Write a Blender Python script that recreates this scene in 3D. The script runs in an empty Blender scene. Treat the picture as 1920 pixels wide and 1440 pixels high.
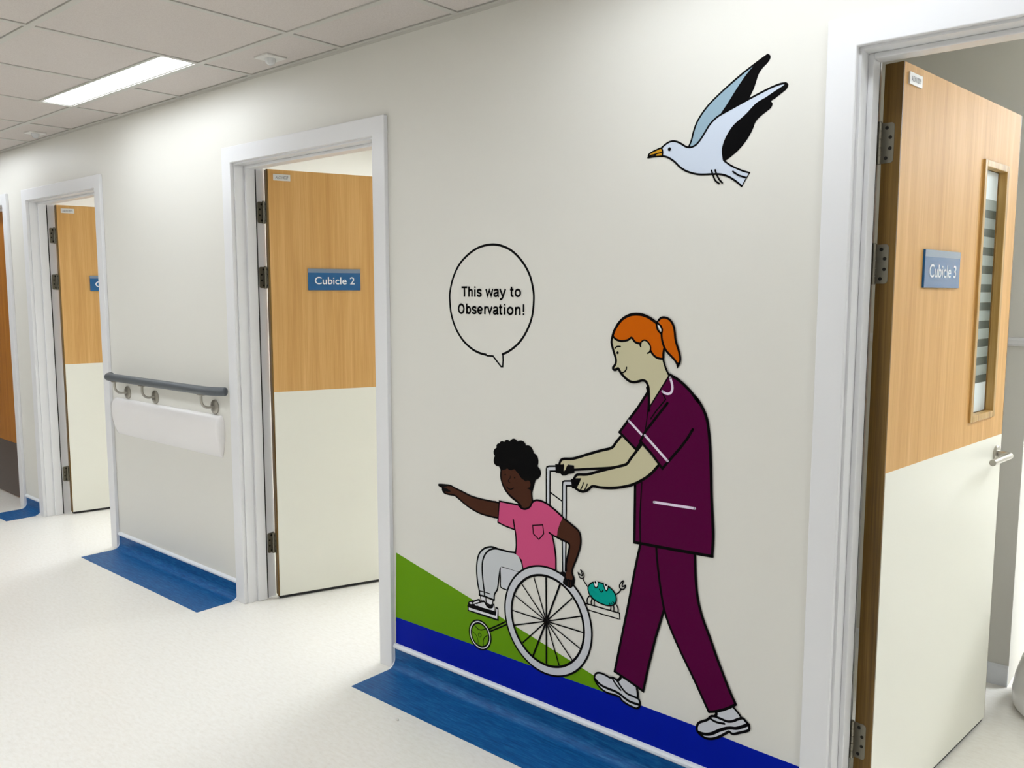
import bpy, bmesh, math
from mathutils import Vector, Matrix
from mathutils.geometry import tessellate_polygon

S = bpy.context.scene
COL = S.collection
R = math.radians

# wall mural: thing, part, colour, shape (f fill, s stroke, d disc), smoothing, width mm, points (x, z) in mm on the wall
MURAL = [
["hill","","green","f",0,0,[-600.5,455.4,-271.4,383.2,70.5,306.7,318.7,249.6,434.6,221.4,491.3,200.0,361.4,199.3,59.6,195.5,-273.0,192.3,-609.1,183.0]],
["path","","blue","f",0,0,[-605.7,200.8,-272.9,204.2,59.5,206.5,361.2,209.6,492.9,210.5,670.9,209.6,822.5,204.9,969.1,203.2,971.0,153.8,824.7,87.4,484.3,87.0,71.5,86.6,-273.8,88.8,-608.0,89.9]],
["chair","frame","grey","f",0,0,[159.4,890.7,130.8,886.8,123.3,882.4,121.9,873.3,122.7,766.4,137.3,762.1,137.1,871.6,160.1,874.8]],
["chair","outline","black","s",0,4.2,[159.4,890.7,132.2,887.0,123.8,883.0,121.9,875.5,122.3,821.7,122.6,767.5]],
["chair","outline","black","s",0,4.2,[160.1,874.8,137.1,871.6,136.9,817.1,137.3,762.1]],
["chair","frame","grey","f",0,0,[221.5,852.5,193.7,848.4,187.8,844.8,186.5,831.4,186.6,790.7,187.6,683.7,191.0,552.9,202.0,555.3,202.0,686.5,201.9,793.2,202.3,750.7,201.5,834.1,224.3,837.5]],
["chair","outline","black","s",0,4.2,[221.5,852.5,194.6,848.5,187.8,844.8,186.5,831.4,186.6,790.7,186.3,683.5,190.1,553.8]],
["chair","outline","black","s",0,4.2,[224.3,837.5,201.5,834.1,201.5,828.5,202.2,757.8,201.9,650.6,200.6,560.4]],
["chair","outline","black","s",0,3.5,[141.2,802.1,185.1,782.7]],
["chair","luggage_shelf","black","s",0,3.2,[278.9,473.9,343.9,474.3,405.4,474.5,406.8,456.4]],
["chair","luggage_shelf","black","s",0,3.0,[288.3,455.7,344.2,455.3,402.0,455.6]],
["child","trousers","legs","f",1,0,[-84.2,574.1,-117.1,574.4,-145.3,564.4,-168.7,543.2,-180.4,513.2,-182.1,479.2,-177.1,432.8,-169.4,392.9,-143.3,394.0,-112.2,467.3,-81.8,512.9]],
["child","outline","black","s",2,5,[-84.2,574.1,-101.8,575.9,-119.6,573.9,-145.3,563.7,-167.7,543.4,-179.3,515.4,-182.6,479.1,-178.6,436.4,-170.4,406.5,-169.4,392.9]],
["chair","seat_side","grey","f",0,0,[9.2,516.3,-69.2,516.4,-74.2,510.6,-72.8,449.1,-66.8,442.0,-41.9,440.1,-27.2,478.8]],
["chair","outline","black","s",1,3.5,[11.6,516.1,-67.7,516.7,-73.7,511.5,-72.8,476.2,-72.8,449.1,-66.8,442.0,-44.4,440.3]],
["child","trousers","legs","f",1,0,[-10.2,576.9,-61.8,574.8,-94.3,572.8,-122.2,562.5,-142.8,542.7,-154.8,516.7,-155.9,485.0,-150.9,438.8,-144.8,394.0,-103.2,392.3,-99.6,411.6,-86.9,432.2,-81.8,462.5,-75.8,502.6,-69.7,515.5,-42.0,516.9,6.8,515.8,26.9,529.7,21.1,554.0,9.1,570.3]],
["child","outline","black","s",2,5,[-10.2,576.9,-37.1,574.1,-61.8,574.0,-94.3,572.8,-122.2,562.5,-142.8,542.7,-154.3,516.8,-156.5,484.9,-152.5,442.4,-147.4,412.0,-145.4,393.9]],
["child","outline","black","s",2,6,[-10.2,576.9,6.7,571.7,18.7,555.4,25.0,539.8,26.9,528.9]],
["child","outline","black","s",1,4.5,[-73.8,506.9,-79.8,474.6,-83.9,446.5,-87.9,430.0,-100.1,411.5,-101.2,391.7]],
["child","outline","black","s",0,5,[-170.4,392.6,-144.8,394.0,-102.2,391.4]],
["child","outline","black","s",1,2.8,[-168.3,407.8,-145.8,409.2,-120.0,408.7]],
["child","socks","sole","f",0,0,[-163.8,389.3,-142.0,390.0,-142.0,378.9,-159.0,372.9,-165.1,377.9]],
["child","socks","sole","f",0,0,[-138.3,388.1,-107.2,386.6,-110.8,372.8,-122.8,368.9,-136.0,372.1]],
["child","outline","black","s",1,3,[-165.1,390.0,-163.9,381.9,-159.0,374.8,-149.3,377.1]],
["child","outline","black","s",1,3.5,[-139.5,389.7,-138.4,377.1,-132.4,372.1,-120.4,369.5,-110.8,373.8,-106.5,387.6]],
["child","shoes","black","f",1,0,[-224.8,346.4,-219.7,358.0,-195.9,367.6,-171.2,379.2,-161.5,372.3,-146.8,378.7,-132.4,369.3,-113.2,370.4,-101.2,378.9,-98.9,355.7,-91.8,342.8,-93.0,337.4,-159.2,334.8,-223.6,335.4]],
["child","shoes","sole","f",1,0,[-217.2,354.9,-205.9,357.6,-204.7,351.8,-214.7,350.8]],
["child","shoes","sole","f",1,0,[-199.7,358.2,-186.0,366.3,-172.5,372.0,-171.3,368.0,-186.1,361.2,-196.0,354.5]],
["child","shoes","sole","f",1,0,[-192.3,352.6,-184.9,357.2,-178.7,352.2,-189.8,351.0]],
["child","shoes","sole","f",1,0,[-177.4,360.0,-149.3,371.6,-142.0,365.1,-130.0,357.0,-118.0,357.3,-107.2,362.7,-103.6,372.8,-102.5,354.8,-113.2,353.0,-173.8,352.0]],
["child","outline","black","s",2,1.8,[-144.5,370.0,-136.0,361.0,-122.8,357.9,-108.4,364.3]],
["chair","footplate","black","f",0,0,[-226.1,334.8,-161.6,337.9,-97.7,339.5,-96.0,367.4,-90.6,370.9,-82.8,368.5,-81.2,322.7,-151.9,321.8,-225.7,321.7]],
["chair","footplate","sole","f",0,0,[-221.1,335.7,-151.9,336.7,-92.3,337.6,-90.6,360.5,-93.7,346.0,-89.9,364.3,-85.9,361.7,-87.6,328.9,-151.9,328.3,-221.1,326.6]],
["chair","caster_ring","black","d",0,54,[-167.4,250.2]],
["chair","caster_ring","sole","d",0,48.5,[-167.4,250.2]],
["chair","caster_ring","black","d",0,44.5,[-167.4,250.2]],
["chair","caster_ring","green","d",0,38.5,[-167.4,250.2]],
["chair","caster_ring","black","s",2,2.5,[-191.4,277.9,-179.1,269.9,-161.9,269.5,-142.3,278.8]],
["chair","caster_ring","black","s",2,1.8,[-204.0,252.8,-186.6,245.3,-178.0,230.8,-176.9,214.2]],
["chair","caster_ring","black","s",2,2.2,[-132.7,258.2,-147.3,244.9,-152.2,232.3,-151.8,215.6]],
["chair","caster_ring","black","s",2,2,[-174.8,248.6,-173.0,253.7,-168.1,256.4,-162.7,253.8,-162.0,249.3,-165.7,243.0,-171.8,242.8,-174.8,248.6]],
["chair","caster_ring","black","s",0,4,[-126.6,281.2,-88.3,304.3,-50.8,328.0]],
["chair","caster_ring","black","s",0,4,[-120.6,275.4,-84.8,296.1,-47.3,318.9]],
["child","pointing_arm","brown","f",1,0,[-365.3,753.5,-305.8,758.3,-284.7,752.4,-246.9,745.1,-209.7,737.3,-173.1,734.3,-137.0,733.3,-77.0,734.5,-84.1,681.3,-137.2,680.7,-173.3,684.6,-210.0,693.3,-237.8,703.8,-266.0,717.2,-286.9,725.7,-315.7,725.3,-337.1,726.1,-344.9,735.5,-348.7,746.2,-364.4,748.0]],
["child","outline","black","s",2,4.5,[-365.3,753.5,-336.8,756.7,-305.8,757.9,-284.7,752.4,-246.9,745.1,-209.7,736.6,-173.1,733.9,-137.0,733.3,-77.0,734.2]],
["child","outline","black","s",2,4.5,[-366.4,750.6,-358.5,747.5,-348.7,745.9,-346.8,735.2,-337.1,726.8,-315.7,725.3,-286.9,725.7,-266.0,717.2,-237.8,703.8,-210.0,693.3,-173.3,684.3,-137.2,680.7,-85.0,680.8]],
["child","pointing_arm","black","f",1,0,[-368.3,754.5,-342.7,756.9,-319.3,756.2,-342.8,747.1,-362.5,746.9]],
["child","pointing_arm","black","f",1,0,[-347.7,744.9,-327.2,745.9,-319.4,742.9,-306.0,738.0,-317.6,733.4,-331.2,733.4,-335.2,726.4,-344.9,732.7]],
["child","face","brown","f",1,0,[-69.2,848.9,-71.5,829.3,-69.2,808.5,-60.0,788.8,-44.0,771.9,-25.8,759.0,-3.2,748.7,11.3,742.4,19.1,726.4,41.2,719.8,63.0,733.9,66.2,763.6,63.9,785.4,64.9,799.3,58.3,818.8,53.9,835.2,40.8,850.4,-3.4,864.9,-41.7,859.7]],
["child","outline","black","s",2,5,[-68.7,849.0,-70.3,825.9,-65.7,807.2,-54.3,787.9,-37.1,771.2,-14.5,759.1,8.0,747.1,18.0,738.3]],
["child","outline","black","s",1,5,[62.1,793.7,63.5,778.5,66.2,761.8]],
["child","hair","black","f",0,0,[-71.5,846.9,-75.6,853.3,-78.4,857.9,-88.8,857.7,-97.0,861.9,-101.6,867.4,-102.5,876.1,-100.2,885.2,-96.9,890.9,-102.5,897.3,-102.9,906.0,-99.2,913.5,-89.4,920.3,-90.4,926.0,-87.1,932.2,-81.1,935.3,-75.6,936.3,-72.6,941.6,-66.8,944.7,-61.1,945.0,-55.4,942.9,-50.8,948.9,-44.0,952.0,-37.2,951.4,-30.9,948.1,-26.0,953.9,-19.2,957.7,-12.5,959.2,-4.7,957.7,3.0,951.4,9.7,954.9,18.5,956.6,28.4,954.6,35.0,949.4,38.9,942.6,48.0,944.0,57.8,942.0,65.4,935.3,69.7,927.4,70.8,922.1,80.5,917.7,87.6,909.4,90.2,899.6,89.8,889.4,86.5,881.4,94.6,874.9,99.7,867.2,101.1,857.2,96.9,847.4,88.4,839.4,78.8,834.6,73.5,817.6,66.0,791.8,58.4,796.6,51.9,800.7,43.1,801.1,47.5,804.3,55.1,807.2,57.9,817.0,56.1,825.3,50.7,828.2,44.1,827.8,38.7,823.6,27.7,828.0,18.8,831.8,12.2,837.8,5.5,845.4,-3.4,851.1,-9.0,858.1,-15.7,856.3,-23.6,852.1,-33.8,852.1,-41.7,856.2,-49.7,851.3,-60.0,847.6]],
["child","face","black","d",0,2.9,[-50.4,833.7]],
["child","face","black","d",0,2.9,[-9.6,829.4]],
["child","face","black","s",2,2.2,[-28.1,832.0,-29.7,824.8,-36.7,816.8,-36.0,812.0,-30.3,810.4]],
["child","face","black","s",2,2.8,[-44.0,793.8,-37.1,789.1,-25.8,788.2,-14.5,794.0]],
["child","t_shirt","pink","f",0,0,[-76.6,740.6,-37.2,740.7,6.3,741.9,19.7,732.9,37.2,733.3,55.0,743.7,68.8,764.4,90.5,770.5,122.4,765.9,153.9,751.3,190.3,730.7,167.9,663.8,147.8,665.4,157.1,630.9,163.1,595.8,164.4,548.8,101.0,542.2,30.7,526.7,22.1,558.7,-5.4,575.7,-2.1,602.8,-4.1,636.3,-11.8,654.4,-51.8,659.5,-84.1,666.9]],
["child","outline","black","s",0,4.2,[6.3,741.1,-32.3,740.3,-76.6,739.9,-80.6,701.9,-83.6,666.3,-51.8,659.5,-11.8,655.2]],
["child","outline","black","s",2,4.6,[-15.2,686.9,-10.4,665.2,-4.1,636.3,-2.1,602.8,-5.4,575.7]],
["child","outline","black","s",2,5,[6.3,741.1,19.7,732.6,37.2,732.6,55.9,743.1,65.1,758.3,79.0,767.9,97.4,769.8,122.4,765.9,153.9,752.4,192.5,730.4]],
["child","outline","black","s",0,4.5,[191.6,730.3,180.0,696.7,167.9,663.1,150.1,666.5,135.7,672.1]],
["child","outline","black","s",2,4.5,[148.8,663.7,157.1,630.9,162.7,595.7,163.5,554.1]],
["child","outline","black","s",0,3,[67.8,683.3,109.2,692.7,114.0,664.4,93.5,642.1,70.3,656.1,67.8,683.3]],
["chair","wheel_ring","black","ring",0,[182,175.5],[127,378]],
["chair","wheel_ring","grey","ring",0,[175.5,153],[127,378]],
["chair","wheel_ring","black","ring",0,[153,145],[127,378]],
["chair","spoke","black","s",0,4.2,[126.3,376.6,124.0,520.7]],
["chair","spoke","black","s",0,4.6,[126.3,376.6,180.3,511.6]],
["chair","spoke","black","s",0,3,[126.3,376.6,227.7,477.5]],
["chair","spoke","black","s",0,3,[126.3,376.6,264.0,428.9]],
["chair","spoke","black","s",0,3,[126.3,376.6,271.0,378.6]],
["chair","spoke","black","s",0,3,[126.3,376.6,260.9,323.3]],
["chair","spoke","black","s",0,3,[126.3,376.6,229.8,277.8]],
["chair","spoke","black","s",0,3.2,[126.3,376.6,178.2,245.9]],
["chair","spoke","black","s",0,4.4,[126.3,376.6,127.3,236.4]],
["chair","spoke","black","s",0,4.6,[126.3,376.6,72.2,246.7]],
["chair","spoke","black","s",0,3,[126.3,376.6,25.8,275.6]],
["chair","spoke","black","s",0,3,[126.3,376.6,-8.4,327.9]],
["chair","spoke","black","s",0,2.8,[126.3,376.6,-18.2,376.5]],
["chair","spoke","black","s",0,2.8,[126.3,376.6,-6.6,430.1]],
["chair","spoke","black","s",0,3,[126.3,376.6,22.3,476.9]],
["chair","spoke","black","s",0,2.8,[126.3,376.6,74.2,509.4]],
["chair","hub","black","d",0,12,[126.3,376.6]],
["child","resting_arm","brown","f",1,0,[189.4,728.8,220.0,716.5,250.1,699.8,259.7,678.0,258.4,651.2,246.8,615.1,234.3,583.9,228.1,559.3,237.0,538.0,230.7,518.6,211.2,514.0,197.9,527.2,202.1,546.3,205.4,565.1,203.9,582.8,210.1,616.4,216.3,649.9,167.9,663.8]],
["child","outline","black","s",2,5,[191.6,729.2,224.3,714.8,252.3,698.4,260.2,676.3,258.0,649.3,245.2,611.2,233.0,583.0,228.1,561.1,236.1,541.4,232.8,520.9]],
["child","outline","black","s",1,5,[167.9,662.7,192.3,657.7,216.3,649.9,211.4,616.7,204.8,583.0,205.4,563.3]],
["child","resting_arm","black","f",1,0,[178.5,551.0,195.7,557.5,202.3,555.2,203.4,544.8,198.7,537.5,188.1,544.5]],
["child","resting_arm","black","f",1,0,[196.8,535.5,204.4,540.3,209.2,535.1,214.8,539.5,220.5,536.9,229.9,539.8,230.6,555.6,238.3,538.7,237.5,527.6,231.1,516.8,224.5,510.9,215.1,509.9,205.6,512.4,194.1,517.6,192.2,522.6]],
["child","resting_arm","brown","s",0,1.2,[214.9,530.2,213.6,513.5]],
["child","resting_arm","brown","s",0,1.2,[223.4,532.1,222.6,514.0]],
["crab","leg","black","s",2,2.8,[298.6,504.1,290.5,496.8,286.6,486.6,288.0,475.4]],
["crab","leg","black","s",2,2.8,[305.9,497.5,302.1,485.8,302.6,475.1]],
["crab","leg","black","s",2,2.8,[315.9,495.3,313.3,485.5,313.8,474.9]],
["crab","leg","black","s",2,2.8,[372.6,497.1,375.0,487.1,374.2,477.1]],
["crab","leg","black","s",2,2.8,[382.2,499.4,385.5,488.2,386.0,476.3]],
["crab","leg","black","s",2,2.8,[389.9,503.6,397.9,494.3,401.1,486.1,401.3,476.4]],
["crab","shell","teal","f",2,0,[290.1,529.0,290.4,518.3,294.9,508.6,303.1,499.9,318.6,492.9,336.5,488.9,357.8,487.7,375.3,491.0,387.4,499.2,394.1,511.4,391.8,527.3,381.5,539.9,367.4,547.4,349.8,552.8,330.3,553.1,310.6,549.1,297.2,540.6]],
["crab","shell","black","s",2,3,[290.1,529.0,290.4,518.3,294.9,508.6,303.1,499.9,318.6,492.9,336.5,488.9,357.8,487.7,375.3,491.0,387.4,499.2,394.1,511.4,391.8,527.3,381.5,539.9,367.4,547.4,349.8,552.8,330.3,553.1,310.6,549.1,297.2,540.6,290.1,529.0]],
["crab","eye_white","white","f",2,0,[311.5,550.8,313.4,543.6,316.2,537.4,320.7,534.3,326.0,539.7,327.1,546.8,324.9,553.1,319.5,555.4]],
["crab","eye_white","white","f",2,0,[348.0,551.6,350.8,543.2,353.6,536.3,358.0,533.1,363.2,540.0,363.6,548.4,360.3,554.4,355.0,556.2]],
["crab","eye_outline","black","s",2,2.6,[309.7,547.3,312.5,540.3,316.2,535.1,320.7,534.3,326.0,539.7,327.1,548.3]],
["crab","eye_outline","black","s",2,2.6,[347.2,551.4,350.8,541.7,353.9,535.6,358.0,533.1,362.7,539.2,364.3,548.6]],
["crab","pupil","black","d",0,3.8,[317.4,550.2]],
["crab","pupil","black","d",0,3.8,[356.3,551.3]],
["crab","shell","black","s",2,2.4,[332.4,532.0,336.0,526.8,341.3,525.8,345.7,532.9]],
["crab","claw","black","s",2,2.8,[269.7,551.2,278.0,540.0,289.1,530.3]],
["crab","claw","black","s",2,2.8,[392.9,530.3,404.0,539.9,411.5,551.4]],
["crab","claw","black","s",1,2.6,[251.9,566.5,254.8,557.9,260.4,551.4,268.7,551.8,274.2,557.6,273.1,566.6,268.5,573.3,261.4,577.1,266.3,567.4,267.1,560.6,263.1,561.0,258.5,561.8,251.9,566.5]],
["crab","claw","black","s",1,2.6,[418.2,578.2,409.5,570.3,404.8,560.3,406.3,553.2,414.1,551.3,422.5,555.5,425.7,565.9,417.3,560.5,414.2,562.5,418.2,578.2]],
["crab","leg","black","s",0,2.2,[296.8,502.6,304.0,504.7]],
["crab","leg","black","s",0,2.2,[304.1,495.5,308.0,500.3]],
["crab","leg","black","s",0,2.2,[313.2,491.6,316.7,496.7]],
["crab","leg","black","s",0,2.2,[371.8,493.9,370.0,497.9]],
["crab","leg","black","s",0,2.2,[378.7,497.8,376.6,500.3]],
["crab","leg","black","s",0,2.2,[386.5,502.8,381.2,505.2]],
["nurse","sock","grey","f",0,0,[420.4,278.9,467.9,262.4,472.4,229.1,437.2,228.2,414.3,244.3,403.4,259.6]],
["nurse","shoe","grey","f",2,0,[318.0,247.3,320.7,257.1,326.9,263.2,335.1,267.2,347.6,267.8,364.0,265.7,375.0,263.7,388.5,267.3,400.7,262.3,410.2,252.3,425.0,240.6,439.7,233.6,460.7,232.3,477.6,230.8,484.2,222.6,483.2,208.4,473.0,197.4,457.4,197.5,435.0,200.5,417.7,206.5,410.9,213.7,392.0,214.7,364.9,213.1,345.5,217.6,328.7,229.1,320.2,238.4]],
["nurse","outline","black","s",1,7,[415.0,280.2,411.9,271.6,403.3,263.1]],
["nurse","outline","black","s",1,5.5,[472.5,258.1,475.3,246.3,475.6,230.8]],
["nurse","outline","black","s",2,5,[318.0,244.9,320.7,256.5,328.2,263.9,339.3,267.3,351.7,267.3,364.0,265.7,375.0,263.5,388.5,266.7,402.0,261.5,411.5,251.6,425.1,239.5,439.7,232.5,460.7,231.1,476.3,229.3,482.9,222.2,482.5,208.2,473.0,198.0,457.4,197.5,435.0,200.5,419.0,206.4,410.9,213.7,392.0,214.1,364.9,212.5,345.5,217.6,328.7,227.9,320.2,238.4,318.0,244.9]],
["nurse","outline","black","s",2,6,[321.6,242.4,332.8,234.0,349.5,228.4,370.1,226.6,394.5,226.2,414.7,222.1,430.8,215.5,450.6,210.9,479.2,211.7]],
["nurse","outline","black","s",2,4.5,[385.8,262.4,392.7,253.9,403.6,244.4,415.1,236.9]],
["nurse","sock","grey","f",0,0,[731.2,276.3,776.9,305.2,803.9,283.1,778.2,263.1,755.1,259.6,731.6,261.7]],
["nurse","shoe","grey","f",2,0,[671.7,208.8,675.1,220.4,682.2,228.1,692.9,235.2,704.7,243.3,714.0,254.5,722.2,259.0,731.7,259.4,749.3,259.8,766.8,259.1,783.8,267.2,806.2,281.6,815.3,279.2,826.9,267.7,829.4,259.8,824.1,251.2,807.5,240.9,785.0,228.4,770.0,229.8,750.7,213.8,732.3,198.1,715.9,188.7,697.9,185.7,683.2,189.7,673.2,198.9]],
["nurse","outline","black","s",1,6.5,[730.1,273.7,730.5,267.0,727.5,260.3]],
["nurse","outline","black","s",2,4.5,[778.6,305.8,788.6,297.9,798.0,290.0,804.5,281.6]],
["nurse","outline","black","s",2,5.5,[671.8,207.6,675.1,219.8,682.2,227.5,694.1,235.3,704.7,242.8,714.0,254.5,722.2,258.5,731.7,259.4,745.8,258.6,761.0,257.7,772.5,260.5,783.9,266.7,795.0,275.0,808.4,281.9,816.5,277.4,825.7,269.5,828.3,259.4,822.9,251.4,801.9,238.9,785.0,228.9,777.0,227.8,770.0,230.3,762.1,223.6,748.4,211.3,732.3,198.7,715.8,189.9,700.3,186.6,685.7,189.4,674.5,197.0,671.8,207.6]],
["nurse","outline","black","s",2,7,[677.0,196.1,691.6,196.1,706.0,200.1,720.1,207.5,738.7,222.1,755.9,233.8,773.1,242.2,790.2,247.1,807.0,257.4,825.7,270.6]],
["nurse","outline","black","s",2,5,[713.0,248.5,726.2,245.0,740.3,245.4,755.5,248.4]],
["nurse","trousers","plum","f",0,0,[478.0,707.9,465.3,660.7,449.9,580.8,437.2,509.6,415.5,402.7,392.4,288.7,444.2,274.2,493.7,258.4,509.9,338.0,532.8,435.0,557.9,524.1,543.6,615.6,531.7,709.7]],
["nurse","outline","black","s",0,6,[476.5,705.4,465.3,656.2,449.9,578.6,437.2,509.6,415.5,402.7,392.4,288.7,444.2,274.2,493.7,258.4,509.9,338.0,532.8,435.0,558.4,524.2]],
["nurse","trousers","plum","f",0,0,[529.3,709.2,532.7,666.0,544.1,593.6,559.4,524.4,580.9,474.8,616.0,414.0,655.2,355.4,684.3,307.8,707.5,266.6,739.6,280.5,765.8,297.9,787.1,315.7,764.0,354.9,726.2,432.9,687.7,516.3,667.9,571.1,658.1,628.7,652.7,712.6]],
["nurse","outline","black","s",1,5.5,[528.9,704.7,532.7,666.0,544.1,593.6,559.4,524.4,581.9,472.9,616.0,414.0,652.8,356.9,682.0,309.2,707.5,266.6]],
["nurse","outline","black","s",1,6,[707.5,266.6,726.3,273.9,748.4,285.6,770.1,300.6,787.1,314.8]],
["nurse","outline","black","s",1,6,[787.1,314.8,764.0,354.9,726.2,432.9,704.6,482.3,682.9,527.8,667.9,571.1,660.0,612.0,655.5,657.9,652.7,710.5]],
["nurse","arm","skin","f",0,0,[401.6,1013.9,454.9,981.0,451.5,974.4,422.4,933.6,381.2,917.6,331.5,908.7,280.3,899.5,234.4,892.1,233.0,903.5,210.2,904.2,203.6,889.0,194.3,881.1,192.7,900.7,175.0,899.4,180.4,911.2,195.2,919.7,230.1,924.2,279.8,942.5,330.7,962.0,370.4,975.9,384.9,992.2]],
["nurse","outline","black","s",1,6.5,[401.7,1011.8,384.9,992.2,370.4,974.9,330.7,961.6,279.8,942.9,230.1,924.2,195.2,919.1,181.7,912.5,175.8,899.6]],
["nurse","outline","black","s",1,6,[233.1,889.8,306.1,903.1,356.5,912.1,388.6,919.6]],
["chair","hand_grip","black","f",0,0,[159.4,898.0,176.4,899.4,188.6,900.6,190.5,904.8,194.9,898.8,192.9,880.9,193.5,878.8,199.6,885.2,203.6,895.6,210.2,904.2,211.6,901.5,233.0,903.5,235.1,880.2,211.9,873.7,201.2,867.1,187.6,864.7,179.4,871.3,161.5,869.9]],
["nurse","arm","skin","f",0,0,[473.4,997.5,532.2,944.2,518.8,928.2,500.8,911.5,477.8,893.9,454.5,879.1,430.8,868.3,406.7,860.9,369.9,853.8,332.3,850.9,300.4,848.6,288.9,838.2,278.6,830.1,265.6,827.0,252.4,829.3,241.7,833.2,244.3,839.0,259.8,866.4,238.7,865.5,243.9,874.9,254.4,879.7,280.5,883.4,306.2,891.3,356.6,909.0,391.0,921.0,415.2,929.5,427.1,938.3,445.8,961.4,459.7,979.5]],
["chair","hand_grip","black","f",0,0,[220.6,858.9,261.1,867.6,254.7,852.6,244.4,834.7,225.8,829.6]],
["nurse","outline","black","s",1,6.5,[473.4,996.4,452.8,970.5,436.5,949.9,427.2,936.3,415.2,928.9,381.3,917.2,331.6,899.8,283.1,882.3,251.8,877.6,240.0,872.2,232.6,860.2]],
["nurse","outline","black","s",1,6.5,[529.9,942.3,512.1,921.2,491.7,903.1,466.2,886.0,438.0,871.9,406.7,861.5,369.9,853.2,332.3,849.2,304.3,848.8,291.5,839.7,281.2,831.6,265.6,826.4,249.7,828.3,237.7,833.7]],
["nurse","outline","black","s",2,3,[269.2,854.7,265.4,843.3,258.4,830.3]],
["nurse","outline","black","s",2,3,[283.5,852.1,280.3,843.4,273.9,832.7]],
["nurse","tunic","plum","f",0,0,[491.6,1150.8,460.1,1102.9,426.6,1061.5,397.6,1025.2,426.4,1002.7,455.7,980.2,472.2,996.8,508.8,1042.3,507.0,1124.1,495.0,1136.7]],
["nurse","outline","black","s",0,6,[493.5,1153.6,460.1,1104.6,426.5,1062.2,397.6,1024.8,426.4,1002.7,455.7,980.2,470.1,1001.8]],
["nurse","trim_stripe","lilac","s",0,7,[429.4,1061.8,476.8,1023.4]],
["nurse","outline","black","s",1,5.5,[488.6,1163.5,495.0,1136.7,494.6,1099.1,490.7,1064.5,487.2,1040.0]],
["nurse","tunic","plum","f",0,0,[559.3,1205.4,499.5,1112.8,495.7,1102.6,491.7,1071.4,487.2,1040.0,470.8,1007.1,506.3,976.7,530.4,943.7,503.7,910.7,476.4,889.3,454.5,873.7,454.9,790.6,455.7,704.2,582.1,707.6,705.6,712.6,707.6,768.1,704.5,814.0,699.2,872.7,696.8,931.7,692.8,996.7,687.0,1051.6,678.8,1093.1,663.7,1124.3,645.1,1148.8,646.6,1142.0,630.3,1160.1,606.9,1180.0,583.4,1194.9]],
["nurse","outline","black","s",1,6.5,[556.2,1206.6,583.4,1195.3,606.9,1180.0,630.3,1160.1,649.0,1138.1,645.1,1147.2,663.7,1122.6,678.8,1091.5,686.3,1051.5,692.1,996.6,696.1,931.6,699.2,872.7,703.8,813.9,706.9,767.9,704.9,713.5]],
["nurse","outline","black","s",0,6.8,[705.6,713.6,582.1,708.3,454.9,704.0,454.9,790.6,454.5,873.7]],
["nurse","outline","black","s",0,5.5,[559.8,1204.8,529.9,1159.8,499.5,1112.8,496.0,1101.8]],
["nurse","outline","black","s",0,3.2,[541.2,1148.9,549.9,1134.4,519.2,1098.0,502.2,1074.2]],
["nurse","outline","black","s",0,6,[556.2,1124.9,519.7,1079.3,487.2,1038.3,469.2,1006.9,506.3,976.1,544.1,936.3,560.9,957.0,597.6,999.9,620.9,1031.0,637.3,1058.7]],
["nurse","outline","black","s",1,3.4,[477.2,885.9,474.4,829.3,473.0,776.1,475.2,705.5]],
["nurse","trim_stripe","lilac","s",2,7,[563.0,1196.7,569.3,1179.4,570.6,1164.9,565.7,1154.5,556.3,1150.9,546.8,1152.7,539.6,1156.7]],
["nurse","trim_stripe","lilac","s",0,7.5,[484.7,1025.3,560.1,960.3]],
["nurse","pocket_trim","lilac","s",0,7.5,[519.2,834.9,649.0,838.4]],
["nurse","outline","black","s",1,6.5,[529.9,942.3,512.1,921.2,491.7,903.1,466.2,886.0,452.2,878.2]],
["nurse","face","skin","f",0,0,[368.2,1302.9,365.1,1289.7,368.7,1275.2,373.8,1260.7,378.9,1247.9,381.6,1238.2,381.2,1228.4,377.4,1220.9,372.2,1214.8,372.7,1209.9,379.6,1207.9,389.2,1212.5,398.1,1201.6,407.8,1192.5,419.5,1183.5,432.9,1177.1,448.0,1176.5,461.1,1179.8,474.0,1183.1,483.3,1181.0,485.8,1179.9,492.1,1169.7,495.2,1152.9,497.2,1127.5,499.4,1113.9,557.9,1204.0,550.3,1218.8,543.7,1234.0,538.1,1248.6,521.0,1292.4,447.1,1321.5,390.2,1319.8]],
["nurse","outline","black","s",1,6,[368.2,1304.5,365.1,1289.7,368.7,1275.2,373.8,1260.7,378.9,1247.9,381.6,1238.2,381.2,1228.4,377.4,1220.9,372.2,1214.8,372.7,1209.9,379.6,1207.9,390.1,1212.6,398.1,1201.6,407.8,1192.5,419.5,1183.5,432.9,1177.1,448.0,1176.5,461.1,1179.8,474.0,1183.6,484.2,1181.1,487.1,1177.9,492.7,1167.6,495.2,1152.9,496.2,1127.4,496.3,1097.6]],
["nurse","outline","black","s",2,4.5,[538.9,1249.4,543.7,1234.0,550.3,1218.8,558.6,1204.4]],
["nurse","hair","orange","f",1,0,[370.7,1307.0,377.6,1324.3,389.8,1344.0,404.9,1358.0,423.7,1367.2,448.0,1371.6,470.2,1369.6,488.7,1363.6,503.3,1356.1,516.1,1347.7,517.3,1338.4,523.8,1326.9,532.0,1319.3,534.2,1302.3,540.0,1282.2,538.5,1268.1,538.9,1249.4,527.3,1249.6,514.6,1253.7,503.5,1263.4,497.9,1271.0,497.7,1282.1,492.0,1291.3,482.7,1298.1,474.4,1298.6,466.3,1291.9,462.6,1288.3,451.4,1290.6,442.0,1296.6,434.3,1303.5,421.2,1297.0,404.1,1293.1,390.7,1295.6,379.0,1300.0]],
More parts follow.
